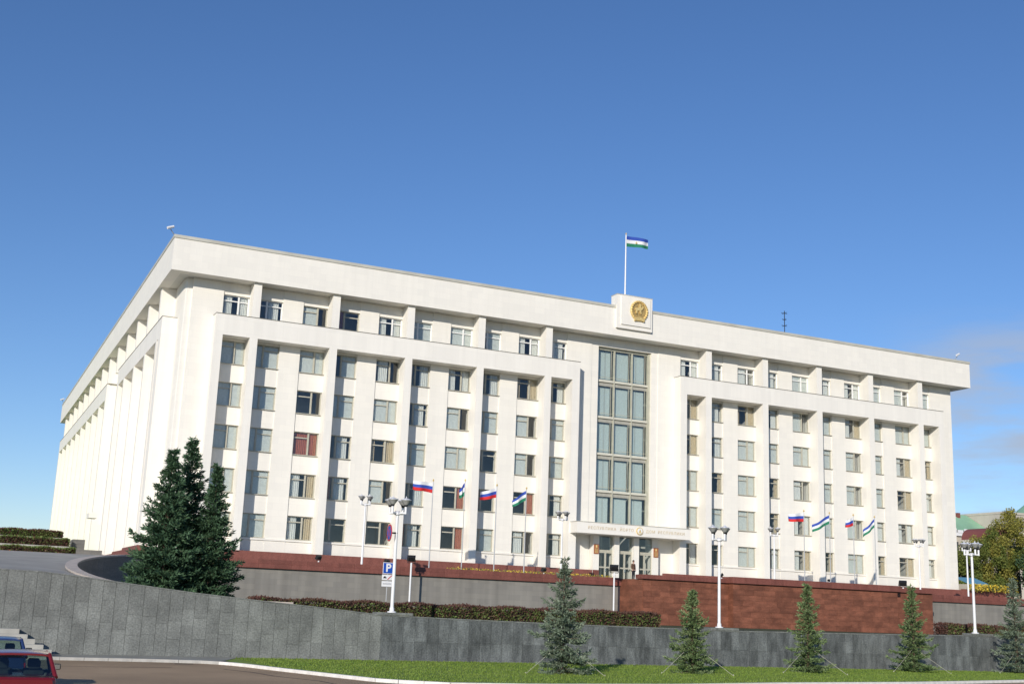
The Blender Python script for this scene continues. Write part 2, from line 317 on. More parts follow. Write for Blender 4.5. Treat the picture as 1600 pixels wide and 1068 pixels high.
for j in range(ny):
    for i in range(nx): a = j*(nx+1)+i; F.append((a, a+1, a+nx+2, a+nx+1))
b = MB(); b.add(V, F); tag(b.build('driveway', M['drive'], smooth=True), kind='structure')
b = MB(); b.prism([(16, 90.4), (140, 90.4), (140, 260), (17, 260), (17, 145)], -2.9, 2.88); tag(b.build('terrace', M['pave']), kind='structure')
b = MB(); b.prism([(140.05, 90.4), (420, 90.4), (420, 420), (17, 420), (17, 260.05), (140.05, 260.05)], -2.9, 2.86); tag(b.build('hillside', M['ground']), kind='structure')
# slope climbing past the left side of the building
b = MB(); b.add([(-40, 144.9, 3.5), (17.1, 144.9, 3.5), (17.1, 165, 5.2), (-40, 165, 4.2), (17.1, 235, 9.6), (-40, 235, 4.2)], [(0, 1, 2, 3), (3, 2, 4, 5)])
tag(b.build('grass_bank', M['lawn']), kind='structure')

# rounded garden wall
gw = empty('curved_garden_wall', (9, 75, -.86), 'curved grey granite wall with pale sloping top rounding the fir garden', 'wall')
b = MB(); c = MB(); NS = 40
for k in range(NS):
    t0, t1 = -math.pi/2+math.pi*k/NS, -math.pi/2+math.pi*(k+1)/NS
    q = [ell(t0, .28), ell(t1, .28), ell(t1, -.28), ell(t0, -.28)]
    zt = [ctop(q[0][1]), ctop(q[1][1]), ctop(q[1][1]), ctop(q[0][1])]
    q = q[::-1]; zt = [zt[3], zt[2], zt[1], zt[0]]
    if k == 0: pass
    b.prism(q, -.9, [z-.12 for z in zt])
    q2 = [ell(t0, -.34), ell(t1, -.34), ell(t1, .34), ell(t0, .34)]
    z2 = [ctop(ell(t0)[1]), ctop(ell(t1)[1])]
    c.prism(q2, [z2[0]-.117, z2[1]-.117, z2[1]-.117, z2[0]-.117], [z2[0], z2[1], z2[1], z2[0]])
b.build('wall', M['greydark'], gw); c.build('coping', M['palecap'], gw)

# low granite wall with its slabs
lw = empty('granite_retaining_wall', (30, FW, -2.9), 'long low grey granite slab wall rising towards the left behind the lawn', 'wall')
core = MB()
xs = sorted(set([-14, 80]+[p[0] for p in PROF if -14 < p[0] < 80]))
for x0, x1 in zip(xs, xs[1:]):
    core.prism([(x0, FW+.06), (x1, FW+.06), (x1, FW+.55), (x0, FW+.55)], -2.9, [prof(x0)-.02, prof(x1)-.02, prof(x1)-.02, prof(x0)-.02])
core.build('wall_core', M['greydark'], lw)
cap = MB()
for x0, x1 in zip(xs, xs[1:]):
    cap.prism([(x0, FW-.02), (x1, FW-.02), (x1, FW+.6), (x0, FW+.6)], [prof(x0)-.018]*1+[prof(x1)-.018]*2+[prof(x0)-.018], [prof(x0)+.04, prof(x1)+.04, prof(x1)+.04, prof(x0)+.04])
cap.build('coping', M['palecap'] if False else M['grey'], lw)
LAMPX = [21.35, 41.85, 62.2]
x = -3.0; rs = random.Random(3)
while x < 73:
    w = rs.choice([.56, .6, .62, .66, .7]); x1 = x+w
    a0, a1 = prof(x)-.022, prof(x1)-.022
    cuts = [-2.9]
    if x < 20: cuts += sorted([-2.9+rs.choice([.75, .9, 1.05, 1.2, 1.5])+rs.uniform(-.05, .05)]); 
    else: cuts += [-2.9+1.02+rs.choice([0, 0, 0, .0, .04])]
    if x < 16 and a0-cuts[-1] > 1.5: cuts.append(cuts[-1]+rs.uniform(.7, 1.1))
    for k, zc in enumerate(cuts):
        zt0, zt1 = (cuts[k+1],)*2 if k+1 < len(cuts) else (a0, a1)
        if k+1 < len(cuts): zt0 -= .008; zt1 -= .008
        dy = rs.uniform(-.006, .006)
        bb = MB().prism([(x+.007, FW+dy), (x1-.007, FW+dy), (x1-.007, FW+.057), (x+.007, FW+.057)], zc, [zt0, zt1, zt1, zt0])
        bb.build('granite_slab', M['grey'] if x < 20.4 else M['grey2'], lw)
    x = x1
for lx in LAMPX:
    bb = MB().box(lx-1.0, lx+.95, FW-.05, FW+.75, prof(lx)+.045, prof(lx)+.17); bb.build('lamp_block', M['grey'], lw)
# steps against its left end
st = empty('stone_steps', (2, 58, -2.79), 'pale stone steps climbing beside the left end of the granite wall', 'steps')
for i, (xe, zt) in enumerate([(3.37, -1.71), (3.72, -1.925), (4.03, -2.11), (4.38, -2.33), (4.72, -2.52)]):
    MB().box(-14, xe, 58.9-.32*i-.34 if i else 58.58, FW-.03-.0 if i == 0 else 58.9-.32*(i-1)-.34-.003 if i > 1 else 58.577, -2.79, zt).build('step', M['steps'], st, bevel=.015)

# grey terrace wall left and right with red granite cap stones
def terrace_wall(name, x0, x1, Y, label):
    t = empty(name, ((x0+x1)/2, Y, -.86), label, 'wall')
    MB().box(x0, x1, Y, Y+.35, -.86, 2.26).build('wall', M['terrgrey'], t)
    n = round((x1-x0)/1.25); w = (x1-x0)/n
    for i in range(n):
        MB().box(x0+w*i+.005, x0+w*(i+1)-.005, Y-.22, Y+.5, 2.265, 2.60).build('cap_stone', M['redcap'], t, bevel=.012)
        MB().box(x0+w*i+.005, x0+w*(i+1)-.005, Y-.12, Y+.5, 2.605, 2.93).build('cap_stone', M['redcap'], t, bevel=.012)
    return t
terrace_wall('terrace_wall', 16.2, 52.55, 90, 'grey terrace wall with red cap stones behind the purple hedge, left of the red wall')
terrace_wall('terrace_wall', 84.25, 118, 90, 'grey terrace wall with red cap stones to the right of the red granite wall')
# red granite bastion
rw = empty('red_granite_wall', (68, 86, -.86), 'projecting red granite block wall in front of the entrance terrace', 'wall')
RA, RB, RC, RD, RS, RM = 52.6, 61.1, 79.3, 84.2, 86.3, 85.6
core = MB(); core.box(RA, RB, RS, 90.3, -.86, 2.84); core.box(RB+.005, RC, RM, 90.3, -.86, 2.84); core.box(RC+.005, RD, RS, 90.3, -.86, 2.84)
core.build('wall_core', M['red'], rw)
rs = random.Random(11)
def red_face(xa, xb, y, nrow=8):
    z0 = -.86; hgt = (2.80-z0)/nrow
    for r_ in range(nrow):
        x = xa; first = True
        while x < xb-.02:
            w = rs.choice([.85, 1.0, 1.15, 1.3])*(.6 if first and r_ % 2 else 1); first = False
            x1 = min(xb, x+w); x1 = xb if xb-x1 < .35 else x1
            dy = rs.uniform(-.012, .012)
            MB().box(x+.008, x1-.008, y-.055+dy, y+.0, z0+hgt*r_+.007, z0+hgt*(r_+1)-.007).build('granite_block', M['red'], rw)
            x = x1
red_face(RA, RB, RS-.005); red_face(RB, RC, RM-.005); red_face(RC, RD, RS-.005)
for i in range(8):                                        # left return
    z0 = -.86+3.66/8*i
    for j in range(3): MB().box(RA-.06, RA-.005, RS+.01+1.23*j, RS+1.23*j+1.22, z0+.004, z0+3.66/8-.004).build('granite_block', M['red'], rw)
for (xa, xb, y, zt) in ((RA-.2, RB-.15, RS-.28, 3.2), (RB-.145, RC+.2, RM-.28, 3.38), (RC+.205, RD+.2, RS-.28, 3.2)):
    n = round((xb-xa)/1.3); w = (xb-xa)/n
    for i in range(n): MB().box(xa+w*i+.004, xa+w*(i+1)-.004, y, y+1.2, 2.845, zt).build('cap_stone', M['redcap'], rw, bevel=.012)

# ------------------------------------------------------------------ the building
C = 65.2; W = 111.4; FY = 110.0
B = empty('government_building', (C, FY, 2.9), 'long white stone government building with ribbed facade and gold emblem on its roofline', 'building')
FINS = [10.15+7.83*k for k in range(5)]; FH = .38; OW = 2.53
ZB = [5.55+4.02*i for i in range(5)]+[26.06]; WH = 2.24
PT, PB = 26.03, 24.05                      # frame beam top and soffit
CT, CBZ = 32.55, 29.47                     # cornice
X0c, X1c = 15.48, 114.75
openings = []                              # (x0, x1, mirrored?, wing, order)
for sgn in (-1, 1):
    offs = []
    for f in FINS:
        offs += [(f-FH-OW, f-FH, 1), (f+FH, f+FH+OW, 0)]
    for a, b_, finright in offs:
        if sgn == 1: openings.append((C+a, C+b_, finright))
        else: openings.append((C-b_, C-a, 1-finright))
openings.sort()
wall = MB(); SPM = {}
solid_edges = [17.9]
for a, b_, _ in openings: solid_edges += [a, b_]
solid_edges.append(113.1-.0)
for i in range(0, len(solid_edges), 2):
    a, b_ = solid_edges[i], solid_edges[i+1]
    if b_-a < .8: continue                                # behind a fin
    if a < C < b_:
        wall.box(a, 61.0, W, 112.3, 2.9, CBZ); wall.box(69.5, b_, W, 112.3, 2.9, CBZ)
        wall.box(61.0, 61.87, W+.07, 112.3, 2.9, CBZ-.003); wall.box(68.65, 69.5, W+.07, 112.3, 2.9, CBZ-.003)
        wall.box(61.87, 68.65, W+.07, 112.3, 28.5, CBZ-.003)
        continue
    wall.box(a, b_, W, 112.3, 2.9, CBZ)
for f in FINS:                                            # wall behind fins
    for s_ in (-1, 1): wall.box(C+s_*f-FH, C+s_*f+FH, W+.02, 112.3, 2.9, CBZ-.002)
for a, b_, _ in openings:
    zs = [2.9]+[q for z in ZB for q in (z, z+WH)]+[CBZ-.002]
    for i in range(0, len(zs), 2):
        k_ = (i == 0, round(zs[i+1]-zs[i], 3))
        if k_ not in SPM: SPM[k_] = MB().box(0, OW, .02 if i == 0 else .1, 112.3-W, 0, zs[i+1]-zs[i]).mesh('spandrel', M['stone'])
        link('spandrel', SPM[k_], B, (a-C, W-FY, zs[i]-2.9))
# stepped and rounded corners
for x, s_ in ((17.9, -1),):
    wall.box(17.4, 17.9, W+.3, 112.3, 2.9, CBZ-.004)
    arc = [(17.4, 111.7)]+[(17.25+1.35*(1-math.cos(t))-1.35+1.5, 111.7) for t in []]
cpts = [(18.4, 111.72)]+[(17.40-.55*math.sin(t)*.27, 111.75+1.3*(1-math.cos(t))) for t in [0, .5, 1.0, 1.57]]+[(17.25, 113.6), (18.4, 113.6)]
wall.prism(cpts[::-1], 2.9, CBZ-.005)
wall.box(112.7, 113.1, W+.302, 113, 2.9, CBZ-.004)
wall.box(17.25, 18.2, 113.6, 226, 2.9, CBZ-.004)       # left side wall
wall.box(112.2, 113.1, 113.0, 226, 2.9, CBZ-.004); wall.box(18.2, 112.2, 225.2, 226, 2.9, CBZ-.004)
wall.build('wall', M['stone'], B)
core = MB(); core.box(18.25, 112.15, 115.4, 225.1, 2.9, 32.0)
for z in [2.9]+[q-.75 for q in ZB]: core.box(18.25, 112.15, 112.31, 115.395, z-.3+.31, z+.01)
for k in range(24): xx = 20.3+k*3.9; core.box(xx-.1, xx+.1, 112.32, 115.39, 3.3, 29.3)
core.build('rooms', M['room'], B)
# ledge under the ground floor windows and red plinth
led = MB()
for a, b_ in ((20.8, 58.0), (72.4, 109.6)): led.box(a, b_, W-.09, W+.0, 5.36, 5.52)
led.build('ledge', M['stone'], B)
pl = MB(); pl.box(19.6, 60.8, FY-.12, FY+.3-.0, 2.9, 4.26); pl.box(69.6, 112.9, FY-.12, FY+.3, 2.9, 4.30)
pl.box(112.905, 121.3, FY+.4, FY+.9, 2.9, 4.45)
for i, (ya, yb, z) in enumerate([(113, 123.4, 4.36), (123.41, 131, 4.30), (131.01, 150, 4.24), (150.01, 162, 4.2)]): pl.box(15.5, 16.4, ya, yb, 2.9, z-.12*i)
pl.build('plinth', M['redcap'], B)
# projecting frames and fins
def frame(xa, xb, ina, inb):
    b = MB(); b.box(xa, xb, FY, W+.005, PB, PT); b.box(xa, ina, FY, W+.005, 2.9, PB-.0); b.box(inb, xb, FY, W+.005, 2.9, PB)
    o = b.build('facade_frame', M['stone_fin'], B)
    d = MB(); d.box(xa-.03, xb+.03, FY-.04, W+.0, PT, PT+.055); d.build('flashing', M['flash'], o)
frame(C-45.15, C-6.35, C-44.4, C-7.24); frame(C+6.4, C+45.15, C+7.24, C+44.4)
fl = MB().box(-FH, FH, 0, W-FY+.01, 0, PB-4.2).mesh('fin', M['stone_fin']); fu = MB().box(-FH, FH, 0, W-FY+.01, 0, CBZ-PT-.06).mesh('upper_fin', M['stone_fin'])
for f in FINS:
    for s_ in (-1, 1):
        link('fin', fl, B, (s_*f, 0, 4.2-2.9)); link('upper_fin', fu, B, (s_*f, 0, PT+.055-2.9))
SX = 15.85                                                # side frames
def sframe(ya, yb, ia, ib, fins, ufins):
    b = MB(); b.box(SX, 17.255, ya, yb, PB+.05, PT+.05); b.box(SX, 17.255, ya, ia, 2.9, PB+.05); b.box(SX, 17.255, ib, yb, 2.9, PB+.05)
    o = b.build('facade_frame', M['stone_fin'], B); d = MB(); d.box(SX-.04, 17.25, ya-.03, yb+.03, PT+.05, PT+.105); d.build('flashing', M['flash'], o)
    sl = MB().box(0, 17.26-SX, 0, .76, 0, PB+.05-3.0).mesh('fin', M['stone_fin']); su = MB().box(0, 17.26-SX, 0, .76, 0, CBZ-PT-.11).mesh('upper_fin', M['stone_fin'])
    for y in fins: link('fin', sl, B, (SX-C, y-FY, .1))
    for y in ufins: link('upper_fin', su, B, (SX-C, y-FY, PT+.105-2.9))
sframe(114.7, 146.8, 116.2, 145.6, [116.9, 124.4, 132.2, 140.2], [117.0, 124.8, 132.8, 140.7, 149.0])
sframe(157.7, 226.5, 158.7, 225.4, [164.9+7.66*k for k in range(8)], [157.3]+[165.2+7.7*k for k in range(8)])
MB().box(14.9, 15.86, 152.2, 154.6, 8.75, 9.35).build('side_hood', M['stone_fin'], B)
# cornice, soffit, coping, roof
cn = MB(); CF = 109.62
cn.box(X0c, X1c, CF, CF+1.0, CBZ, CT); cn.box(X0c, X0c+1.0, CF+1.0, 226.5, CBZ, CT); cn.box(X1c-1, X1c, CF+1, 226.5, CBZ, CT); cn.box(X0c+1, X1c-1, 225.5, 226.5, CBZ, CT)
cn.build('cornice', M['stone'], B)
so = MB(); so.box(X0c+1.0, X1c-1.0, CF+1.0, 225.5, CBZ+.02, CBZ+.3); so.build('soffit', M['soffit'], B)
cp = MB(); cp.box(X0c-.06, 62.85, CF-.08, CF+1.1, CT, CT+.30); cp.box(67.34, X1c+.06, CF-.08, CF+1.1, CT, CT+.30)
cp.box(X0c-.06, X0c+1.1, CF+1.1, 226.5, CT, CT+.30); cp.box(X1c-1.1, X1c+.06, CF+1.1, 226.5, CT, CT+.30); cp.build('coping', M['coping'], B)
rf = MB(); rf.box(X0c+1.1, X1c-1.1, CF+1.1, 225.5, CT-.3, CT-.05); rf.build('roof', M['coping'], B)
# attic block and gilded emblem
ab = MB(); ab.box(62.85, 67.34, 109.3, 110.6, 30.3, 34.05); ab.box(63.35, 67.05, 109.17, 109.3, 30.72, 33.98)
ao = ab.build('attic_block', M['stone_fin'], B); MB().box(62.82, 67.37, 109.26, 110.65, 34.05, 34.12).build('flashing', M['coping'], ao)
ex, ey, ez = 65.55, 109.16, 32.45
em = MB()
NT = 40
ring = [(1.20, 0), (1.16, -.10), (1.05, -.15), (.94, -.10), (.90, 0)]
for i in range(NT):
    for k in range(len(ring)-1):
        pts = []
        for (rr, dd), ii in ((ring[k], i), (ring[k], i+1), (ring[k+1], i+1), (ring[k+1], i)):
            t = 2*math.pi*ii/NT; pts.append((ex+rr*.95*math.sin(t), ey+dd, ez+rr*math.cos(t)))
        em.add(pts, [(0, 1, 2, 3)])
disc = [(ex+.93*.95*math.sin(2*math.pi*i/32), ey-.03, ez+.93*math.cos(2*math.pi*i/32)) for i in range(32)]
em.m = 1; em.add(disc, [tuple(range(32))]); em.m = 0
rs = random.Random(5)
for i in range(46):                                        # wreath of ears round the rim
    t = 2*math.pi*i/46; rr = .99+.1*(i % 2)
    em.lathe([(.02, -.06), (.075, 0), (.02, .06)], (ex+rr*.95*math.sin(t), ey-.15, ez+rr*math.cos(t)), 6)
rider = [(-.5, -.45), (-.36, -.5), (-.3, -.1), (-.02, -.12), (.12, -.5), (.26, -.46), (.2, -.05), (.42, .12), (.56, .38), (.48, .5), (.3, .36), (.14, .3), (.2, .62), (.06, .74), (-.08, .6), (-.06, .34), (-.3, .22), (-.52, .2), (-.66, -.08), (-.56, -.1)]
n = len(rider); vs_ = [(ex+x*.9, ey-.03-.14*k, ez+.1+z*.95) for k in (0, 1) for x, z in rider]
em.add(vs_, [tuple(range(n, 2*n))[::1]]+[(i, (i+1) % n, n+(i+1) % n, n+i) for i in range(n)])
for i in range(9):
    x = -.56+i*.14; em.box(ex+x-.075, ex+x+.075, ey-.2, ey+.0, ez-1.22+.10*math.cos(x*2.2), ez-.86+.12*math.cos(x*2.2))
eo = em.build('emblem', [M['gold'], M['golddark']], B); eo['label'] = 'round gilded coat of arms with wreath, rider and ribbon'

# windows ---------------------------------------------------------
w_, h_ = OW, WH
def win_meshes(mir, m, tag_):
    mw = .60*w_
    fr = MB()
    def bx(x0, x1, y0, y1, z0, z1):
        if mir: x0, x1 = w_-x1, w_-x0
        fr.box(x0, x1, y0, y1, z0, z1)
    bx(0, w_, .30, .40, 0, .08); bx(0, w_, .30, .40, h_-.08, h_); bx(0, .07, .305, .395, .08, h_-.08); bx(w_-.07, w_, .305, .395, .08, h_-.08)
    bx(mw-.07, mw+.07, .28, .41, .08, h_-.08); bx(.07, mw-.07, .29, .40, h_*.73, h_*.73+.10)
    bx(mw+.07, mw+.12, .33, .39, .08, h_-.08); bx(w_-.12, w_-.07, .33, .39, .08, h_-.08); bx(.07, .12, .33, .39, .08, h_*.73)
    if tag_ == 'top': bx(mw+.12, w_-.12, .31, .40, h_*.73, h_*.73+.09)
    def pane(x0, x1, z0, z1):
        if mir: x0, x1 = w_-x1, w_-x0
        return MB().box(x0, x1, .345, .355, z0, z1).mesh('pane', M['glass'])
    return fr.mesh('window', m), [pane(.12, mw-.07, .08, h_*.73), pane(.07, mw-.07, h_*.73+.10, h_-.08), pane(mw+.12, w_-.12, .08, h_-.08)]
WM = {(mir, t): win_meshes(mir, M['white'] if t == 'top' else M['frame'], t) for mir in (0, 1) for t in ('std', 'top')}
def curtain(x0, x1, z0, z1, m, amp=.03, lam=.16, y=.47):
    n = max(6, int((x1-x0)/.04)); b = MB(); vs = []
    for i in range(n+1):
        x = x0+(x1-x0)*i/n; vs += [(x, y+amp*math.sin(2*math.pi*(x-x0)/lam), z0), (x, y+amp*.8*math.sin(2*math.pi*(x-x0)/lam+.3), z1)]
    b.add(vs, [(2*i, 2*i+2, 2*i+3, 2*i+1) for i in range(n)]); return b.mesh('curtain', m, smooth=True)
CU = {}
for mir in (0, 1):
    def cc(a, b_, *k, **kw): 
        if mir: a, b_ = w_-b_, w_-a
        return curtain(a, b_, *k, **kw)
    CU[mir] = {'blind': [cc(.05, w_-.05, .02, h_, M['blind'], .012, .11, .43)], 'halfblind': [cc(.05, 1.5, .02, h_, M['blind'], .012, .11, .43)],
               'lace': [cc(.35, 1.35, .02, h_, M['lace'], .035, .2)], 'lace2': [cc(.1, 1.0, .02, h_, M['lace'], .035, .2), cc(1.75, w_-.05, .02, h_, M['sandcurtain'], .05, .2)],
               'red': [cc(.05, w_-.05, .02, h_, M['redcurtain'], .04, .18)], 'lacered': [cc(.35, 1.4, .02, h_, M['lace'], .035, .2, .5), cc(1.7, w_-.05, .02, h_, M['redcurtain'], .05, .18)],
               'redside': [cc(1.6, w_-.05, .02, h_, M['redcurtain'], .05, .18)], 'sand': [cc(1.4, w_-.05, .02, h_, M['sandcurtain'], .05, .18), cc(.05, .5, .02, h_, M['sandcurtain'], .05, .18)],
               'none': [], 'laces': [cc(.2, .9, .02, h_, M['lace'], .04, .15), cc(1.65, w_-.1, .02, h_, M['lace'], .04, .15)]}
SILL = MB().box(-.02, w_+.0, -.06, .30, -.045, .004).mesh('sill', M['sill'])
rs = random.Random(21)
kinds = ['blind']*4+['halfblind']*5+['lace']*5+['lace2']*4+['lacered']*2+['redside']*1+['sand']*2+['laces']*6+['none']*1
for ci, (a, b_, finright) in enumerate(openings):
    mir = 0 if finright else 1
    for ri, z in enumerate(ZB):
        t = 'top' if ri == 5 and not (ci in (2, 3)) else 'std'
        fm, panes = WM[(mir, t)]
        wo = link('window', fm, B, (a-C, W-FY, z-2.9))
        for p in panes: link('pane', p, wo)
        if ri < 5: link('sill', SILL, wo)
        k = rs.choice(kinds)
        if ci < 2: k = 'blind'
        if ci == 2 and ri == 2: k = 'red'
        if ci == 2 and ri == 3: k = 'none'
        if ci in (6, 7, 8) and ri == 1: k = 'redside'
        if ci >= 10: k = rs.choice(['lace', 'laces', 'laces', 'halfblind', 'halfblind', 'sand', 'lace2', 'blind', 'blind'])
        if ri == 5: k = rs.choice(['blind', 'lace', 'halfblind', 'laces'])
        if ci == 3 and ri == 5: k = 'redside'
        for cu in CU[mir][k]: link('curtain', cu, wo)

# central glazing above the canopy --------------------------------
gl0, gl1 = 61.87, 68.65; GY = 112.02
cwl = MB(); mull = [gl0+.14, gl0+(gl1-gl0)/3, gl0+2*(gl1-gl0)/3, gl1-.14]
cwl.box(gl0, gl0+.12, GY-.12, GY+.1, 9.0, 28.4); cwl.box(gl1-.26, gl1, GY-.3, GY+.1, 9.0, 28.4); cwl.box(gl0+.12, gl1-.26, GY-.12, GY+.1, 28.22, 28.5)
gz = cwl.build('stair_glazing', M['olive'], B)
for x in mull[1:3]: MB().box(x-.065, x+.065, GY-.2, GY+.12, 9.0, 28.215).build('mullion', M['olive'], gz)
rows = [(24.76+.1-4.02*i, 28.2-4.02*i) for i in range(5)]; rows[4] = (9.05, rows[4][1])
xsb = [gl0+.12, mull[1]-.065, mull[1]+.065, mull[2]-.065, mull[2]+.065, gl1-.26]
for i, (za, zb) in enumerate(rows):
    for j in range(3):
        xa, xb = xsb[2*j], xsb[2*j+1]
        MB().box(xa, xb, GY, GY+.012, za, zb-.0).build('pane', M['bigglass'], gz)
        bl = curtain(xa+.12, xb-.22, za+.05, zb-.05, M['stairblind'], .015, .12, 0); o = link('blind', bl, gz, (0-C, GY+.30-FY, -2.9))
        if i < 4:
            MB().box(xa, xb, GY-.22, GY+.11, za-.24, za).build('transom', M['sandstone'], gz); MB().box(xa, xb, GY-.05, GY+.11, za-.66, za-.283).build('spandrel', M['sill'], gz)
            MB().box(xa, xb, GY-.05, GY+.0, za+.32, za+.36).build('rail', M['olive'], gz)
            MB().box(xb-.3, xb-.26, GY-.06, GY-.003, za, zb).build('sash_bar', M['olive'], gz)
# canopy, lettering, doors ----------------------------------------
cpy = MB(); cpy.box(58.15, 72.0, 108.5, W+.02, 7.9, 9.02)
co = cpy.build('canopy', M['stone_fin'], B); MB().box(58.1, 72.05, 108.45, W, 9.02, 9.08).build('flashing', M['coping'], co)
def text_mesh(s, size, m, ext=.02, bold=.0):
    cu = bpy.data.curves.new('lettering', 'FONT'); cu.body = s; cu.size = size; cu.extrude = ext; cu.offset = bold; cu.align_x = 'CENTER'; cu.align_y = 'CENTER'; cu.space_character = 1.25
    o = bpy.data.objects.new('t', cu); col.objects.link(o); dg = bpy.context.evaluated_depsgraph_get(); me = bpy.data.meshes.new_from_object(o.evaluated_get(dg))
    bpy.data.objects.remove(o); me.materials.clear(); me.materials.append(m); return me
for s, xc in (('РЕСПУБЛИКА', 61.1), ('ЙОРТО', 64.05), ('ДОМ', 66.95), ('РЕСПУБЛИКИ', 69.55)):
    o = link('lettering', text_mesh(s, .42, M['palegold'], .012, 0), co, (xc-C, 108.48-FY, 8.47-2.9)); o.rotation_euler.x = R(90)
ce = MB(); ce.tube((65.6, 108.40, 8.46), (65.6, 108.5, 8.46), .40, n=24); ce.m = 1
ce.tube((65.6, 108.375, 8.46), (65.6, 108.41, 8.46), .31, n=24); ce.m = 0
ce.prism([(65.6+x, 108.36) for x in ()], 0, 0) if False else None
ce.add([(65.42, 108.36, 8.25), (65.78, 108.36, 8.25), (65.6, 108.36, 8.68)], [(0, 1, 2)])
ce.build('canopy_emblem', [M['gold'], M['signwhite']], co)
ve = MB(); DY = 110.55
dx = [(61.95, 63.65), (64.25, 66.02), (66.68, 68.48)]
ve.box(61.25, dx[0][0], DY, W, 2.9, 7.897); ve.box(dx[0][1], dx[1][0], DY-.25, W, 2.9, 7.897); ve.box(dx[1][1], dx[2][0], DY-.25, W, 2.9, 7.897); ve.box(dx[2][1], 69.25, DY, W, 2.9, 7.897)
ve.build('entrance_surround', M['stone_fin'], B)
MB().box(61.22, 61.95, DY-.03, DY, 2.9, 4.3).build('plinth', M['redcap'], B); MB().box(59.2, 61.2, W-.06, W-.003, 2.9, 4.3).build('plinth', M['redcap'], B)
for xa, xb in dx:
    d = MB(); d.box(xa, xb, DY+.15, DY+.27, 6.25, 6.42); d.box(xa, xa+.09, DY+.15, DY+.27, 2.9, 6.25); d.box(xb-.09, xb, DY+.15, DY+.27, 2.9, 6.25); xm = (xa+xb)/2
    d.box(xm-.09, xm+.09, DY+.14, DY+.27, 2.9, 6.25)
    for q0, q1 in ((xa+.09, xm-.09), (xm+.09, xb-.09)): d.box(q0, q1, DY+.16, DY+.26, 4.55, 4.7); d.box(q0, q1, DY+.16, DY+.26, 6.1, 6.245); d.box(q0, q1, DY+.16, DY+.26, 2.9, 3.2)
    do = d.build('door', M['frame'], B)
    for q0, q1 in ((xa+.09, xm-.09), (xm+.09, xb-.09)):
        MB().box(q0, q1, DY+.2, DY+.21, 3.2, 4.55).build('pane', M['glass'], do); MB().box(q0, q1, DY+.2, DY+.21, 4.7, 6.1).build('pane', M['glass'], do)
    MB().box(xa, xb, DY+.2, DY+.21, 6.42, 7.85).build('transom_pane', M['bigglass'], do)
    MB().box(xm-.06, xm+.06, DY+.05, DY+.14, 4.2, 4.5).build('handle', M['chrome'], do)
for xa in (61.3, 68.62):
    p = MB().box(xa, xa+.58, DY-.07, DY-.003, 5.95, 6.95).build('plaque', M['bronze'], B)
    q = MB(); q.box(xa+.2, xa+.38, DY-.09, DY-.072, 6.6, 6.85)
    for k in range(4): q.box(xa+.1, xa+.48, DY-.085, DY-.072, 6.08+.12*k, 6.13+.12*k)
    q.build('plaque_text', M['gold'], p)

# ------------------------------------------------------------------ flags
def flag_mesh(stripes, L, H, sx, phase, droop, fold):
    nx_, nz_ = 24, 9; b = MB()
    g = [[None]*(nz_+1) for _ in range(nx_+1)]
    for i in range(nx_+1):
        u = i/nx_
        for j in range(nz_+1):
            v = j/nz_
            g[i][j] = (sx*L*u*(1-fold*.25*u)*math.cos(droop*.7), .16*math.sin(phase+u*7.5)*u**.6+.05*math.sin(phase*2+u*13+v*2)*u, -H*v*(1-.12*u)-math.sin(droop)*L*u+.05*math.sin(u*6+phase)*u+fold*.35*H*u*u*(v-.6))
    for i in range(nx_):
        for j in range(nz_):
            b.m = min(2, j//3); b.add([g[i][j], g[i+1][j], g[i+1][j+1], g[i][j+1]], [(0, 1, 2, 3)])
    return b.mesh('flag', [M[s] for s in stripes], smooth=True)
RU = ['fwhite', 'fblue', 'fred']; BA = ['fblue', 'fwhite', 'fgreen']
def flagpole(x, y, z, h, stripes, label, sx=-1, L=1.8, H=.9, phase=0, droop=.1, fold=0, group=None, r=.045):
    t = empty('flagpole', (x, y, z), label, 'flagpole', group)
    b = MB(); b.tube((x, y, z), (x, y, z+h), r*1.25, r*.75, 10); b.build('pole', M['polewhite'] if y > 105 else M['polegrey'], t, smooth=True)
    b = MB(); b.lathe([(.02, 0), (.07, .06), (.09, .12), (.05, .2), (.01, .26)], (x, y, z+h), 8); b.build('finial', M['gold'], t, smooth=True)
    b = MB(); b.lathe([(.16, 0), (.16, .05), (.08, .08), (.08, .3)], (x, y, z), 10); b.build('base', M['polegrey'], t)
    f = link('flag', flag_mesh(stripes, L, H, sx, phase, droop, fold), t, (sx*r, 0, h-.12))
    if stripes is BA and y > 105:
        e = MB(); e.tube((sx*L*.42, -.10, -H*.5), (sx*L*.42, -.085, -H*.5), .12, n=12); o = link('flag_emblem', e.mesh('flag_emblem', M['gold']), f)
    return t
TZ = 2.88
flagpole(38.62, 99.5, TZ, 7.95, RU, 'terrace pole with taut white, blue and red flag beside the tall lamp', phase=.3, droop=-.05)
flagpole(41.72, 99.5, TZ, 8.2, BA, 'terrace pole with limp green-edged flag hanging folded between two tricolours', L=.7, H=1.2, phase=1.1, droop=.85, fold=.9)
flagpole(44.9, 99.5, TZ, 8.0, RU, 'terrace pole with drooping white, blue and red flag left of the entrance', phase=2.1, droop=.3, fold=.3)
flagpole(47.92, 99.5, TZ, 7.95, BA, 'terrace pole with drooping blue, white and green flag nearest the entrance canopy', phase=.8, droop=.55, fold=.7, L=1.7)
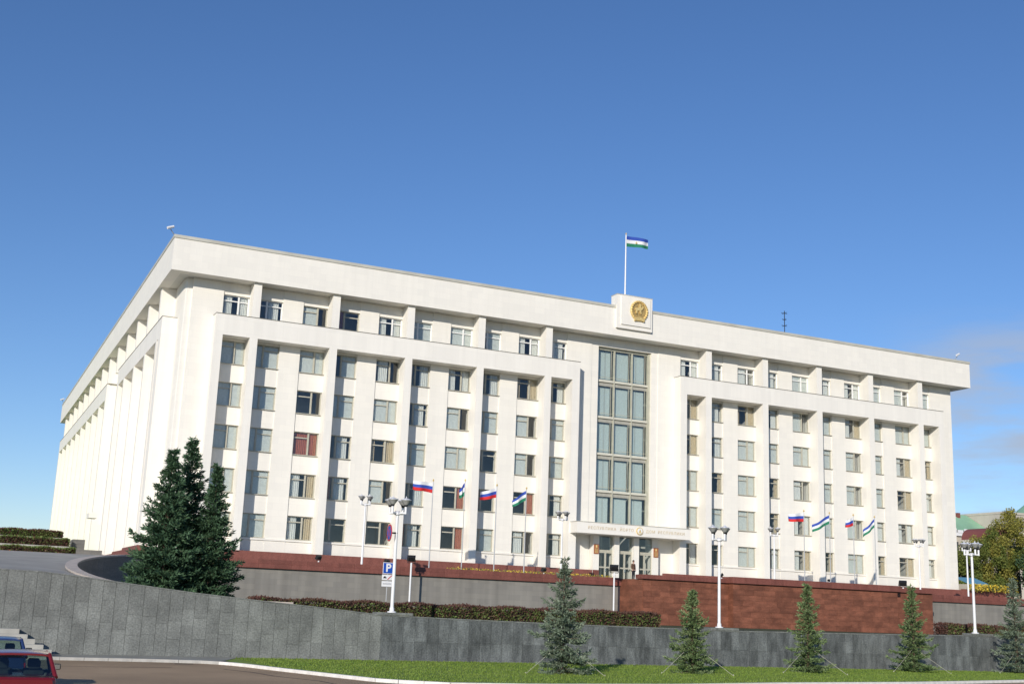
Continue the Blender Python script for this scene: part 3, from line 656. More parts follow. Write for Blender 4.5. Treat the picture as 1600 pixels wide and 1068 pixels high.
for (px, st_, lab, ph, dr_, fo, L) in ((80.2, RU, 'terrace pole with spread white, blue and red flag right of the entrance', .7, .1, .1, 1.9), (83.55, BA, 'terrace pole with long slanting blue, white and green flag right of the entrance', .4, .5, .1, 2.3), (86.75, RU, 'terrace pole with bunched white, blue and red flag right of the entrance', 2.5, .35, .9, 1.5), (89.65, BA, 'last terrace pole to the right with steeply slanting blue, white and green flag', 1.7, .75, .3, 2.0)):
    flagpole(px, 99.8, TZ, 8.1, st_, lab, phase=ph, droop=dr_, fold=fo, L=L)
flagpole(65.1, 111.5, CT-.05, 9.3, BA, 'tall white roof pole flying a blue, white and green flag above the emblem', sx=1, L=2.95, H=1.25, phase=.2, droop=-.03, r=.085)

# ------------------------------------------------------------------ street lamps
def lamp(x, y, z, h, rz, label, group=None, s=1.0):
    t = empty('street_lamp', (x, y, z), label, 'street lamp', group, rz)
    def part(name, b, m, par=t, sm=True): return link(name, b.mesh(name, m, smooth=sm), par)
    b = MB(); b.tube((0, 0, .04), (0, 0, h-.72*s), .095*s, .075*s, 14); part('post', b, M['polewhite'])
    b = MB(); b.lathe([(.24*s, 0), (.24*s, .05), (.13*s, .07), (.12*s, .25)], n=14); part('base_plate', b, M['polewhite'])
    b = MB(); b.lathe([(.12*s, -.02), (.17*s, .0), (.17*s, .12*s), (.1*s, .2*s)], (0, 0, h-.80*s), 14); part('junction', b, M['lampcap'])
    for k in range(4):
        d = Vector((math.cos(k*math.pi/2), math.sin(k*math.pi/2), 0)); q = d*.5*s; zz = h-.72*s
        a = MB(); a.tube(d*.08*s+Vector((0, 0, zz)), q+Vector((0, 0, zz)), .055*s, n=10); a.tube(q+Vector((0, 0, zz-.05*s)), q+Vector((0, 0, zz+.33*s)), .062*s, n=10)
        ar = part('arm', a, M['polewhite'])
        b = MB(); b.lathe([(.07*s, 0), (.1*s, .1*s)], (q.x, q.y, zz+.33*s), 12); part('socket', b, M['black'], ar)
        b = MB(); b.lathe([(.1*s, 0), (.27*s, .24*s)], (q.x, q.y, zz+.432*s), 16); part('lantern_glass', b, M['lampglass'], ar)
        b = MB(); b.lathe([(.29*s, 0), (.29*s, .03*s), (.12*s, .09*s), (.03*s, .13*s), (.02*s, .2*s), (.005*s, .22*s)], (q.x, q.y, zz+.674*s), 16); part('lantern_cap', b, M['lampcap'], ar)
    return t
lamp(LAMPX[0], 60.0, prof(LAMPX[0])+.17, 5.85, R(38), 'white four-armed street lamp on the granite wall carrying a round sign')
lamp(LAMPX[1], 60.0, prof(LAMPX[1])+.17, 5.85, R(5), 'white four-armed street lamp on the granite wall before the red granite blocks')
lamp(LAMPX[2], 60.0, prof(LAMPX[2])+.17, 5.85, R(-18), 'white four-armed street lamp on the granite wall at its right end')
lamp(32.25, 99.0, TZ, 6.15, R(20), 'four-armed terrace lamp left of all the terrace flagpoles')
lamp(51.5, 99.0, TZ, 6.1, R(3), 'four-armed terrace lamp between the flagpoles and the entrance canopy')
lamp(75.75, 99.0, TZ, 6.1, R(10), 'four-armed terrace lamp just right of the entrance canopy')
lamp(95.0, 99.0, TZ, 6.1, R(-18), 'four-armed terrace lamp near the right end of the building')
lamp(101.9, 99.0, TZ, 6.0, R(-18), 'last four-armed terrace lamp, half hidden behind the lamp on the wall end')

# ------------------------------------------------------------------ floodlights
def flood(x, y, z, label, pole=0, s=1., rz=0, tilt=25):
    t = empty('floodlight', (x, y, z), label, 'floodlight', None, rz)
    if pole:
        b = MB(); b.tube((0, 0, 0), (0, 0, pole), .075, n=10); link('pole', b.mesh('pole', M['polewhite'], True), t)
    b = MB(); b.tube((-.3*s, 0, pole), (.3*s, 0, pole), .03*s, n=6); b.tube((-.3*s, 0, pole), (-.3*s, 0, pole+.28*s), .025*s, n=6); b.tube((.3*s, 0, pole), (.3*s, 0, pole+.28*s), .025*s, n=6); b.tube((0, 0, pole-.04), (0, 0, pole+.03), .06*s, n=8)
    link('bracket', b.mesh('bracket', M['black']), t)
    b = MB(); b.add([(-.27*s, -.12*s, -.18*s), (.27*s, -.12*s, -.18*s), (.27*s, -.12*s, .18*s), (-.27*s, -.12*s, .18*s), (-.33*s, .16*s, -.24*s), (.33*s, .16*s, -.24*s), (.33*s, .16*s, .24*s), (-.33*s, .16*s, .24*s)],
                    [(0, 1, 2, 3), (4, 7, 6, 5), (0, 4, 5, 1), (1, 5, 6, 2), (2, 6, 7, 3), (3, 7, 4, 0)])
    for k in range(5): b.box((-.22+.11*k-.012)*s, (-.22+.11*k+.012)*s, -.17*s, -.12*s, -.15*s, .15*s)
    h = link('housing', b.mesh('housing', M['black']), t, (0, 0, pole+.3*s)); h.rotation_euler.x = R(tilt)
    link('lens', MB().box(-.3*s, .3*s, .161*s, .17*s, -.21*s, .21*s).mesh('lens', M['frosted']), h)
flood(32.8, 88.3, -.86, 'black floodlight on a white pole beside the parking sign', 4.05, 1.0, R(-8))
flood(51.1, 88.5, -.86, 'black floodlight on a white pole at the left corner of the red wall', 4.15, 1.15, R(-20))
flood(31.0, 107.9, TZ, 'black floodlight standing at the wall foot below the second facade rib', .75, .9, R(25))
flood(37.5, 107.5, TZ, 'black floodlight low at the wall foot behind the lamp with the round sign', .7, .9, R(25))
flood(54.0, 107.5, TZ, 'black floodlight low at the wall foot beside the entrance lamp', .75, .9, R(25))
flood(81.0, 86.6, 3.2, 'large black floodlight on the red wall cap near its right end', .12, 1.1, R(-25))
flood(60.6, 86.5, 3.2, 'small black floodlight on the red wall cap near the tall lamp', .1, .7, R(60), 40)
flood(71.8, 86.0, 3.38, 'tiny black floodlight on the middle of the red wall cap', .05, .4, R(0))

# roof cameras, antenna
def roofcam(x, y, z, label, d):
    t = empty('roof_camera', (x, y, z), label, 'camera')
    b = MB(); b.tube((x, y, z), (x-.3*d, y-.35, z+.45), .04, n=6); b.build('bracket', M['polegrey'], t)
    b = MB(); b.tube((x-.3*d-.3, y-.5, z+.45), (x-.3*d+.28, y-.35, z+.72), .13, n=10); b.build('housing', M['polewhite'], t, smooth=True)
roofcam(15.5, 110.0, CT+.3, 'white surveillance camera on the roof corner above the fir trees', 1.6)
roofcam(112.3, 109.6, CT+.3, 'white surveillance camera on the roof edge above the right corner', -.4)
roofcam(15.5, 224.5, CT+.3, 'white surveillance camera on the far end of the side roofline', 1)
t = empty('roof_antenna', (90.7, 116, CT-.05), 'thin dark antenna mast standing on the roof right of the emblem', 'antenna')
b = MB(); b.tube((90.7, 116, CT-.05), (90.7, 116, 37.5), .05, n=6); b.build('mast', M['black'], t)
b = MB()
for z, l in ((37.2, .5), (36.4, .35), (35.6, .45)): b.tube((90.7-l, 116, z), (90.7+l, 116.1, z), .03, n=5); b.tube((90.7, 116-l, z), (90.7, 116+l, z), .03, n=5)
b.build('crossbars', M['black'], t)

# ------------------------------------------------------------------ signs
t = empty('parking_sign', (24.5, 70, -.86), 'blue parking sign with white plates on a thin grey pole behind the hedge', 'sign')
b = MB(); b.tube((24.5, 70, -.86), (24.5, 70, 2.4), .03, n=8); b.build('pole', M['polegrey'], t)
p = MB().box(24.16, 24.84, 69.93, 69.955, 1.79, 2.47).build('plate', M['signwhite'], t); MB().box(24.19, 24.81, 69.922, 69.93, 1.82, 2.44).build('blue_field', M['signblue'], p)
o = link('letter_p', text_mesh('P', .66, M['signwhite'], .002, .02), p, (24.5-24.5, 69.915-70, 2.13+.86)); o.rotation_euler.x = R(90)
p = MB().box(24.13, 24.83, 69.93, 69.955, 1.42, 1.74).build('plate', M['signwhite'], t)
q = MB(); q.add([(24.45, 69.926, 1.45), (24.53, 69.926, 1.45), (24.80, 69.926, 1.71), (24.72, 69.926, 1.71)], [(0, 1, 2, 3)]); q.build('red_stroke', M['signred'], p)
q = MB(); q.box(24.2, 24.42, 69.924, 69.93, 1.52, 1.58); q.box(24.25, 24.36, 69.924, 69.93, 1.58, 1.64); q.build('pictogram', M['black'], p)
p = MB().box(24.13, 24.83, 69.93, 69.955, 1.03, 1.35).build('plate', M['signwhite'], t)
q = MB(); [q.box(24.2+.05*i, 24.23+.05*i, 69.924, 69.93, 1.15, 1.24) for i in range(11)]; q.build('small_print', M['polegrey'], p)
t = empty('no_stopping_sign', (20.95, 60.0, 3.0), 'round blue no-stopping sign with red rim clamped edge-on to the lamp post', 'sign'); t.rotation_euler.z = R(-93)
def disc_(r, y0, y1, m, name, par): b = MB(); b.tube((0, y0, .66), (0, y1, .66), r, n=28); return link(name, b.mesh(name, m), par)
pl_ = disc_(.45, 0, .03, M['signred'], 'plate', t); disc_(.36, -.006, 0, M['signblue'], 'blue_field', pl_)
q = MB()
for s_ in (-1, 1):
    d = Vector((s_, 0, 1)).normalized(); n_ = Vector((-d.z, 0, d.x))*.035; c_ = Vector((0, -.009, .66)); q.add([c_+d*.36-n_, c_+d*.36+n_, c_-d*.36+n_, c_-d*.36-n_], [(0, 1, 2, 3)])
link('cross', q.mesh('cross', M['signred']), pl_)
b = MB(); b.box(-.05, .05, .03, .45, .62, .70); b.box(-.2, .2, .03, .06, .5, .56); link('bracket', b.mesh('bracket', M['black']), t)

# ------------------------------------------------------------------ conifers
def conifer(seed, h, r, levels, nb, needle, dens, tier=0., topup=.75, shape=.95, bare=.015, rise=.35, prof_=1.22, wild=.3):
    """whorled boughs; every bough carries side twigs, every twig a row of needle sprays"""
    g = np.random.default_rng(seed); P = []; D = []; Ls = []; limbs = MB()
    for k in range(levels):
        t = bare+(1-bare)*((k+.5)/levels)**.92
        if t > .985: continue
        Lb = r*min(1, (1-t)*prof_)**shape*(1+tier*math.sin(k*2.4+seed))
        n = max(4, int(nb*(.5+.5*(1-t)))); a0 = g.random()*6.28
        for j in range(n):
            az_ = a0+6.283*j/n+g.normal(0, .18); L = max(.16, Lb*(1-wild+1.5*wild*g.random())); el = -.20+topup*t**1.4+g.normal(0, .09)
            base = np.array([0, 0, h*t+g.normal(0, .35*h/levels)])
            dh = np.array([math.cos(az_), math.sin(az_), 0.]); sd = np.array([-dh[1], dh[0], 0.])
            m = max(4, int(L/.16*dens)); ss = .10+.90*(np.arange(m)+g.random(m))/m
            axis = base+dh*(ss*L*math.cos(el))[:, None]; axis[:, 2] += ss*L*math.sin(el)-.20*L*ss*(1-ss)+.22*L*np.maximum(0, ss-.6)
            if L > .4 and len(limbs.v) < 6000: limbs.tube(base, axis[m*3//4], .010+.012*L, .005, 4, False)
            side = np.where(np.arange(m) % 2 == 0, 1., -1.); tl = (.06+.42*L*(1-ss)**.8*np.minimum(1, ss*4))*(.6+.7*g.random(m))
            dd = unit(dh[None]*(.75+.2*g.random((m, 1)))+sd[None]*side[:, None]*(.75+.2*g.random((m, 1)))+np.array([0, 0, .06])+g.normal(0, .12, (m, 3)))
            k2 = np.maximum(2, (tl/(needle*.42)).astype(int)+1)
            ix = np.repeat(np.arange(m), k2); f = np.concatenate([(np.arange(q)+.6)/q for q in k2])
            pts = axis[ix]+dd[ix]*(tl[ix]*f)[:, None]; pts[:, 2] -= .10*tl[ix]*f
            drr = dd[ix]*.8+dh[None]*.3
            # along the bough itself, plus the tip
            m3 = max(3, int(L/(needle*.4))); s3 = .2+.82*(np.arange(m3)+.5)/m3; ax3 = base+dh*(s3*L*math.cos(el))[:, None]; ax3[:, 2] += s3*L*math.sin(el)-.20*L*s3*(1-s3)+.22*L*np.maximum(0, s3-.6)
            pts = np.concatenate([pts, ax3]); drr = np.concatenate([drr, np.repeat((dh+np.array([0, 0, .3]))[None], m3, 0)])
            for q in range(3):
                N = len(pts); up_ = np.array([0, 0, rise if q < 2 else -.1])
                P.append(pts+g.normal(0, needle*.12, (N, 3))); D.append(unit(unit(drr)+g.normal(0, .42, (N, 3))+up_)); Ls.append(needle*(.65+.6*g.random(N)))
    N = 900; z = h*(.02+.95*g.random(N)); a = g.random(N)*6.28; q = .03+.10*r*(1-z/h)*g.random(N); P.append(np.stack([q*np.cos(a), q*np.sin(a), z], 1)); D.append(unit(np.stack([np.cos(a), np.sin(a), .5+0*a], 1)+g.normal(0, .3, (N, 3)))); Ls.append(needle*1.2*np.ones(N))
    N = 70; z = h*(.9+.1*g.random(N)); P.append(np.stack([g.normal(0, .02, N), g.normal(0, .02, N), z], 1)); a = g.random(N)*6.28
    D.append(unit(np.stack([np.cos(a)*.7, np.sin(a)*.7, .7*np.ones(N)], 1))); Ls.append(needle*.8*np.ones(N))
    P, D, Ls = np.concatenate(P), np.concatenate(D), np.concatenate(Ls); N = len(P)
    Wv = unit(np.cross(D, unit(g.normal(0, .7, (N, 3))+np.array([0, 0, .6]))))
    V, F_ = quads(P, D, Wv, Ls, Ls*.30)
    tr = MB(); tr.tube((0, 0, 0), (0, 0, h), .016*h+.02, .012, 8)
    return V, F_, tr, limbs
def plant_conifer(name, loc, seed, h, r, levels, nb, needle, dens, m, label, group=None, rz=0, **kw):
    V, F_, tr, limbs = conifer(seed, h, r, levels, nb, needle, dens, **kw)
    t = empty(name, loc, label, 'tree', group, rz)
    tr.add(limbs.v, limbs.f); link('trunk', tr.mesh('trunk', M['bark'], True), t); link('crown', np_mesh('crown', V, F_, m), t)
    return t
plant_conifer('fir_tree', (11.9, 68.6, -.86), 1, 9.45, 2.45, 27, 11, .27, 1.0, M['fir'], 'tallest dark green fir in the middle of the clump behind the granite wall', tier=.10, prof_=1.42, wild=.32)
plant_conifer('fir_tree', (10.55, 66.6, -.86), 2, 8.5, 2.05, 25, 11, .27, 1.0, M['fir'], 'dark green fir on the left of the clump, beside the curved wall', tier=.10, prof_=1.42, wild=.32)
plant_conifer('fir_tree', (13.15, 67.2, -.86), 3, 7.95, 1.65, 24, 10, .27, 1.0, M['fir'], 'dark green fir on the right of the clump, before the first windows', tier=.12, prof_=1.42, wild=.32)
# young spruces on the lawn, each with guy stakes
YS = [((26.0, 49.6), 4.95, 1.35, M['spruce'], 21, 'bluish young spruce on the lawn, fullest and leftmost of the row', 1.2),
      ((34.3, 51.5), 4.05, 1.08, M['spruce2'], 22, 'short green young spruce on the lawn beside the middle street lamp', .85),
      ((43.3, 53.7), 4.7, 1.1, M['spruce2'], 23, 'slim green young spruce on the lawn before the red granite wall', .85),
      ((53.6, 56.6), 4.95, 1.22, M['spruce2'], 24, 'green young spruce on the lawn before the right end of the red wall', .9),
      ((62.9, 57.3), 5.95, 1.35, M['spruce'], 25, 'tall bare-stemmed young spruce on the lawn at the right end of the row', .9)]
for (x, y), h, r, m, sd, lab, dn in YS:
    plant_conifer('young_spruce', (x, y, -2.80), sd, h, r, 19, 9, .165, dn*1.4, m, lab, tier=.22, topup=.9, shape=.8, wild=.4, prof_=1.15)
    for k, (ox, oy) in enumerate(((-2.1, -.5), (1.35, -1.6))):
        st_ = MB(); st_.tube((x+ox, y+oy, -2.8), (x+ox*.05, y+oy*.05, -2.8+1.35), .010, n=6); st_.tube((x+ox, y+oy, -2.82), (x+ox*.99, y+oy*.99, -2.72), .025, n=6)
        tag(st_.build('guy_stake', M['wood']), ('guy line left of the ' if k == 0 else 'guy line right of the ')+lab.split(' on the lawn')[0].replace('bluish young', 'bluish').replace('tall bare-stemmed young', 'bare-stemmed').replace(' young', '')+{21: '', 22: ' by the lamp', 23: ' before the red wall', 24: ' at the red wall end', 25: ''}[sd], 'stake', 'guy lines holding the young spruces')

# ------------------------------------------------------------------ hedges, flowers, grass
def leafbox(seed, x0, x1, y0, y1, z0, z1, n, size, topwave=.05):
    g = np.random.default_rng(seed); L, Dp, H = x1-x0, y1-y0, z1-z0
    ar = np.array([L*H, L*H*.4, L*Dp, Dp*H, Dp*H]); fsel = g.choice(5, n, p=ar/ar.sum()); u, v = g.random(n), g.random(n)
    P = np.zeros((n, 3)); N = np.zeros((n, 3))
    for k, (ff, nn) in enumerate([(lambda u, v: (x0+u*L, y0+0*u, z0+v*H), (0, -1, .2)), (lambda u, v: (x0+u*L, y1+0*u, z0+v*H), (0, 1, .2)), (lambda u, v: (x0+u*L, y0+v*Dp, z1+0*u), (0, 0, 1)), (lambda u, v: (x0+0*u, y0+u*Dp, z0+v*H), (-1, 0, .2)), (lambda u, v: (x1+0*u, y0+u*Dp, z0+v*H), (1, 0, .2))]):
        s_ = fsel == k; P[s_] = np.stack(ff(u[s_], v[s_]), 1); N[s_] = nn
    P += N*(g.random((n, 1))-.6)*.12; P[:, 2] += topwave*np.sin(P[:, 0]*2.1)*((P[:, 2]-z0)/H)+g.normal(0, .02, n)
    D = unit(N*.7+g.normal(0, .7, (n, 3))); Wv = unit(np.cross(D, g.normal(0, 1, (n, 3)))); s_ = size*(.6+.8*g.random(n))
    return quads(P, D, Wv, s_, s_*.6)
def hedge(x0, x1, y0, y1, z0, z1, m, label, n, size=.13, seed=1, mats=None):
    t = empty('hedge', ((x0+x1)/2, (y0+y1)/2, z0), label, 'hedge')
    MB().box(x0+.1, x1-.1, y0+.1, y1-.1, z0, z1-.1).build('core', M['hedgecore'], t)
    V, F_ = leafbox(seed, x0, x1, y0, y1, z0, z1, n, size); V -= np.array(t.location)
    mi = (np.random.default_rng(seed).random(len(F_)) < .16).astype(int)
    link('foliage', np_mesh('foliage', V, F_, [m, mats or m], mi), t); return t
hedge(15.2, 40.6, 64.6, 66.2, -.86, -.02, M['barberry'], 'long clipped purple-brown hedge behind the granite wall, in front of the grey terrace wall', 30000, .12, 1, M['hedgegreen'])
hedge(66.0, 78, 66.2, 67.6, -.86, .05, M['barberry'], 'clipped purple-brown hedge to the right of the red granite wall', 14000, .12, 2, M['hedgegreen'])
b = MB(); b.box(5.0, 15.7, 141.6, 156, 3.2, 3.72)
tr_ = empty('stepped_planter', (9, 142, 3.2), 'stepped grey stone planter climbing beside the building on the left', 'planter')
for i, (y, z0, z1, xr) in enumerate(((141.5, 3.3, 3.68, 12.95), (145.5, 3.3, 4.98, 12.6), (149.5, 3.3, 6.05, 12.2))): MB().box(5.1 if i else 4.9, xr, y, y+3.98, z0, z1).build('tier', M['steps'], tr_)
for xa, xb, y, z in ((12.96, 15.7, 141.6, 4.6), (13.0, 14.3, 147, 5.9)): MB().box(xa, xb, y, y+3.5, 3.3, z).build('end_block', M['greydark'], tr_)
hedge(5.2, 12.85, 142.0, 144, 3.69, 4.55, M['hedgegreen'], 'lowest green hedge of the stepped planter, above the orange flowers', 5000, .22, 5, M['barberry'])
hedge(5.2, 12.4, 146.0, 148, 4.99, 5.72, M['hedgegreen'], 'middle green hedge of the stepped planter on the left', 5000, .22, 6, M['barberry'])
hedge(5.3, 11.9, 150.0, 152, 6.06, 6.75, M['barberry'], 'topmost russet hedge of the stepped planter on the left', 5000, .22, 7, M['hedgegreen'])
def flowers(name, x0, x1, y0, y1, z, h, n, size, ms, label, seed):
    g = np.random.default_rng(seed); P = np.stack([x0+(x1-x0)*g.random(n), y0+(y1-y0)*g.random(n), z+h*g.random(n)**.7], 1)
    D = unit(g.normal(0, .7, (n, 3))+np.array([0, -.2, .7])); Wv = unit(np.cross(D, g.normal(0, 1, (n, 3)))); s_ = size*(.6+.7*g.random(n)); V, F_ = quads(P, D, Wv, s_, s_*.8)
    tag(link(name, np_mesh(name, V, F_, ms, (g.random(n) < .35).astype(int))), label, 'flowers', kind='stuff')
flowers('flowers', 4.9, 12.8, 138.8, 141.3, 3.6, .3, 1800, .18, [M['orangefl'], M['yellowfl']], 'orange flower bed at the foot of the stepped planter', 8)
MB_ = MB(); MB_.box(4.7, 13.0, 138.6, 141.45, 3.2, 3.66); tag(MB_.build('flower_bed_kerb', M['palecap']), 'pale kerb round the orange flower bed', 'kerb')
flowers('flowers', 37.5, 53, 91.2, 93.0, 2.78, .34, 1500, .11, [M['yellowfl'], M['hedgegreen']], 'yellow flower bed along the terrace edge left of the entrance', 9)
flowers('flowers', 113.2, 120.8, 109.2, 110.3, 4.2, .8, 1500, .22, [M['yellowfl'], M['hedgegreen']], 'yellow flowers above the red plinth beyond the right corner', 10)
g = np.random.default_rng(44); n = 46000
gx = 13+58*g.random(n*2); gy = 43+16*g.random(n*2)
lp = np.array(lawn_poly); ins = np.zeros(len(gx), bool); j = len(lp)-1
for i in range(len(lp)):
    xi, yi = lp[i]; xj, yj = lp[j]; cnd = ((yi > gy) != (yj > gy)) & (gx < (xj-xi)*(gy-yi)/(yj-yi+1e-12)+xi); ins ^= cnd; j = i
gx, gy = gx[ins], gy[ins]; n = len(gx); P = np.stack([gx, gy, np.full(n, -2.805)], 1); a = g.random(n)*6.28
D = unit(np.stack([np.cos(a)*.5, np.sin(a)*.5, np.ones(n)], 1)); Wv = np.stack([-np.sin(a), np.cos(a), 0*a], 1); V, F_ = quads(P, D, Wv, .05+.06*g.random(n), np.full(n, .03))
tag(link('grass', np_mesh('grass', V, F_, M['blade'])), 'short green grass blades covering the lawn', 'grass', kind='stuff')

# ------------------------------------------------------------------ broadleaf trees and far buildings on the right
def broadleaf(name, x, y, z, h, rx, rz_, seed, ms, share, label, n=15000, size=.30):
    g = np.random.default_rng(seed); t = empty(name, (x, y, z), label, 'tree', 'trees beyond the right corner')
    tr = MB(); tr.tube((0, 0, 0), (0, 0, h*.55), .022*h, .012*h, 8)
    zc = h*.58; nc = 46; a = g.random(nc)*6.28; ph = np.arccos(1-2*g.random(nc)); rr = g.random(nc)**.4
    Cc = np.stack([rx*rr*np.sin(ph)*np.cos(a), rx*rr*np.sin(ph)*np.sin(a), zc+rz_*rr*np.cos(ph)], 1)
    for k in range(0, nc, 5): tr.tube((0, 0, h*(.25+.3*g.random())), Cc[k], .006*h, .002*h, 5)
    idx = g.integers(0, nc, n); P = Cc[idx]+unit(g.normal(0, 1, (n, 3)))*(g.random((n, 1))**.5)*rx*.30
    D = unit(g.normal(0, 1, (n, 3))+np.array([0, 0, -.2])); Wv = unit(np.cross(D, g.normal(0, 1, (n, 3)))); s_ = size*(.6+.8*g.random(n)); V, F_ = quads(P, D, Wv, s_, s_*.7)
    link('trunk', tr.mesh('trunk', M['birch'], True), t); link('crown', np_mesh('crown', V, F_, ms, (g.random(nc) < share)[idx].astype(int)), t)
broadleaf('birch_tree', 157, 148, 2.9, 13.0, 3.8, 5.4, 1, [M['autumn'], M['olivegreen']], .45, 'yellowing tree right behind the right-hand street lamp')
broadleaf('birch_tree', 163.5, 150, 2.9, 16.0, 4.2, 7.0, 2, [M['autumn'], M['olivegreen']], .35, 'tall golden birch in front of the domed roof')
broadleaf('leafy_tree', 153, 150, 2.9, 10.5, 3.4, 4.6, 3, [M['olivegreen'], M['autumn']], .3, 'olive green tree next to the right edge of the white building')
broadleaf('leafy_tree', 166, 145, 2.9, 11.0, 4.2, 5.0, 4, [M['olivegreen'], M['fir']], .3, 'dark green tree below the tall golden birch')
broadleaf('leafy_tree', 162, 141, 2.9, 7.0, 3.2, 3.2, 5, [M['fir'], M['olivegreen']], .4, 'low dark tree behind the bare-stemmed spruce')
broadleaf('leafy_tree', 149, 146, 2.9, 8.5, 3.0, 3.8, 6, [M['olivegreen'], M['barberry']], .3, 'low brownish tree tucked against the white building corner')
broadleaf('birch_tree', 169.5, 153, 2.9, 15.5, 4.2, 6.0, 7, [M['autumn'], M['olivegreen']], .5, 'golden birch at the far right beyond the other trees')
gb = empty('green_roofed_building', (212, 200, 2.9), 'far building with pale green roof beyond the right corner of the white building', 'building')
MB().box(195, 213.2, 200, 214, 2.9, 19.6).build('wall', M['farwall'], gb); MB().box(194.5, 213.4, 199.5, 214.5, 19.6, 20.3).build('cornice', M['signwhite'], gb)
b = MB(); b.add([(194.5, 199.5, 20.9), (213.4, 199.5, 20.9), (213.4, 214.5, 20.9), (194.5, 214.5, 20.9), (194.5, 207, 25.2), (213.4, 207, 25.2)], [(0, 1, 5, 4), (2, 3, 4, 5), (0, 4, 3), (1, 2, 5)]); ro = b.build('roof', M['greenroof'], gb)
b = MB()
for k in range(9): b.box(195.0+k*2, 196.6+k*2, 199.4, 199.6, 20.3, 20.9+.3*(k % 2))
b.build('cresting', M['signwhite'], gb)
for x in (203, 209.5): MB().box(x-.4, x+.4, 205.3, 206.3, 23.2, 25.4).build('chimney', M['maroon'], ro)
for k in range(5):
    wn_ = MB().box(196.2+k*2.9, 197.7+k*2.9, 199.93, 199.99, 15.5, 18.3).build('window', M['farwin'], gb); MB().box(196.0+k*2.9, 197.9+k*2.9, 199.85, 199.99, 15.2, 15.45).build('sill', M['signwhite'], wn_)
db = empty('domed_building', (232, 196, 2.9), 'far building with bulging green dome at the right edge, above the birches', 'building')
MB().box(213.6, 272, 196, 230, 2.9, 25.0).build('wall', M['farwall'], db); MB().box(213.5, 272.2, 195.8, 230.2, 25.0, 25.5).build('cornice', M['farwall'], db)
b = MB(); b.lathe([(17.5, 0), (16.8, 2.2), (14.5, 5.5), (11, 8.5), (6, 10.5), (1, 11.3)], (259, 214, 24.0), 28); b.build('dome', M['greenroof'], db, smooth=True)
for k in range(5):
    wn_ = MB().box(216+k*3.6, 217.8+k*3.6, 195.9, 195.98, 20.5, 24.2).build('window', M['farwin'], db); MB().box(215.8+k*3.6, 218+k*3.6, 195.8, 195.98, 20.2, 20.45).build('sill', M['signwhite'], wn_)
vh = empty('maroon_vaulted_hall', (203, 190, 2.9), 'low hall with rounded maroon roof in front of the green roof', 'building')
b = MB(); NV = 14
for k in range(NV):
    t0, t1 = math.pi*k/NV, math.pi*(k+1)/NV; c0, s0, c1, s1 = math.cos(t0), math.sin(t0), math.cos(t1), math.sin(t1)
    b.add([(203-2.6*c0, 187, 18.4+2.5*s0), (203-2.6*c1, 187, 18.4+2.5*s1), (203-2.6*c1, 196, 18.4+2.5*s1), (203-2.6*c0, 196, 18.4+2.5*s0)], [(0, 1, 2, 3)]); b.add([(203, 187, 18.4), (203-2.6*c1, 187, 18.4+2.5*s1), (203-2.6*c0, 187, 18.4+2.5*s0)], [(0, 1, 2)])
b.build('roof', M['maroon'], vh, smooth=True); MB().box(200.4, 205.6, 187.1, 196, 2.9, 18.4).build('wall', M['farwall'], vh)
tp = empty('kiosk', (119, 114, 2.9), 'small kiosk with sloping blue sheet roof behind the red plinth at the right corner', 'kiosk')
MB().box(116.5, 119.5, 113, 115, 2.9, 5.2).build('wall', M['farwall'], tp); b = MB(); b.add([(116.3, 112.7, 5.25), (119.7, 112.7, 5.25), (119.7, 115.2, 6.1), (116.3, 115.2, 6.1), (116.3, 112.7, 5.15), (119.7, 112.7, 5.15), (119.7, 115.2, 6.0), (116.3, 115.2, 6.0)], [(0, 1, 2, 3), (4, 7, 6, 5), (0, 4, 5, 1), (1, 5, 6, 2), (2, 6, 7, 3), (3, 7, 4, 0)]); b.build('roof', M['tarp'], tp)

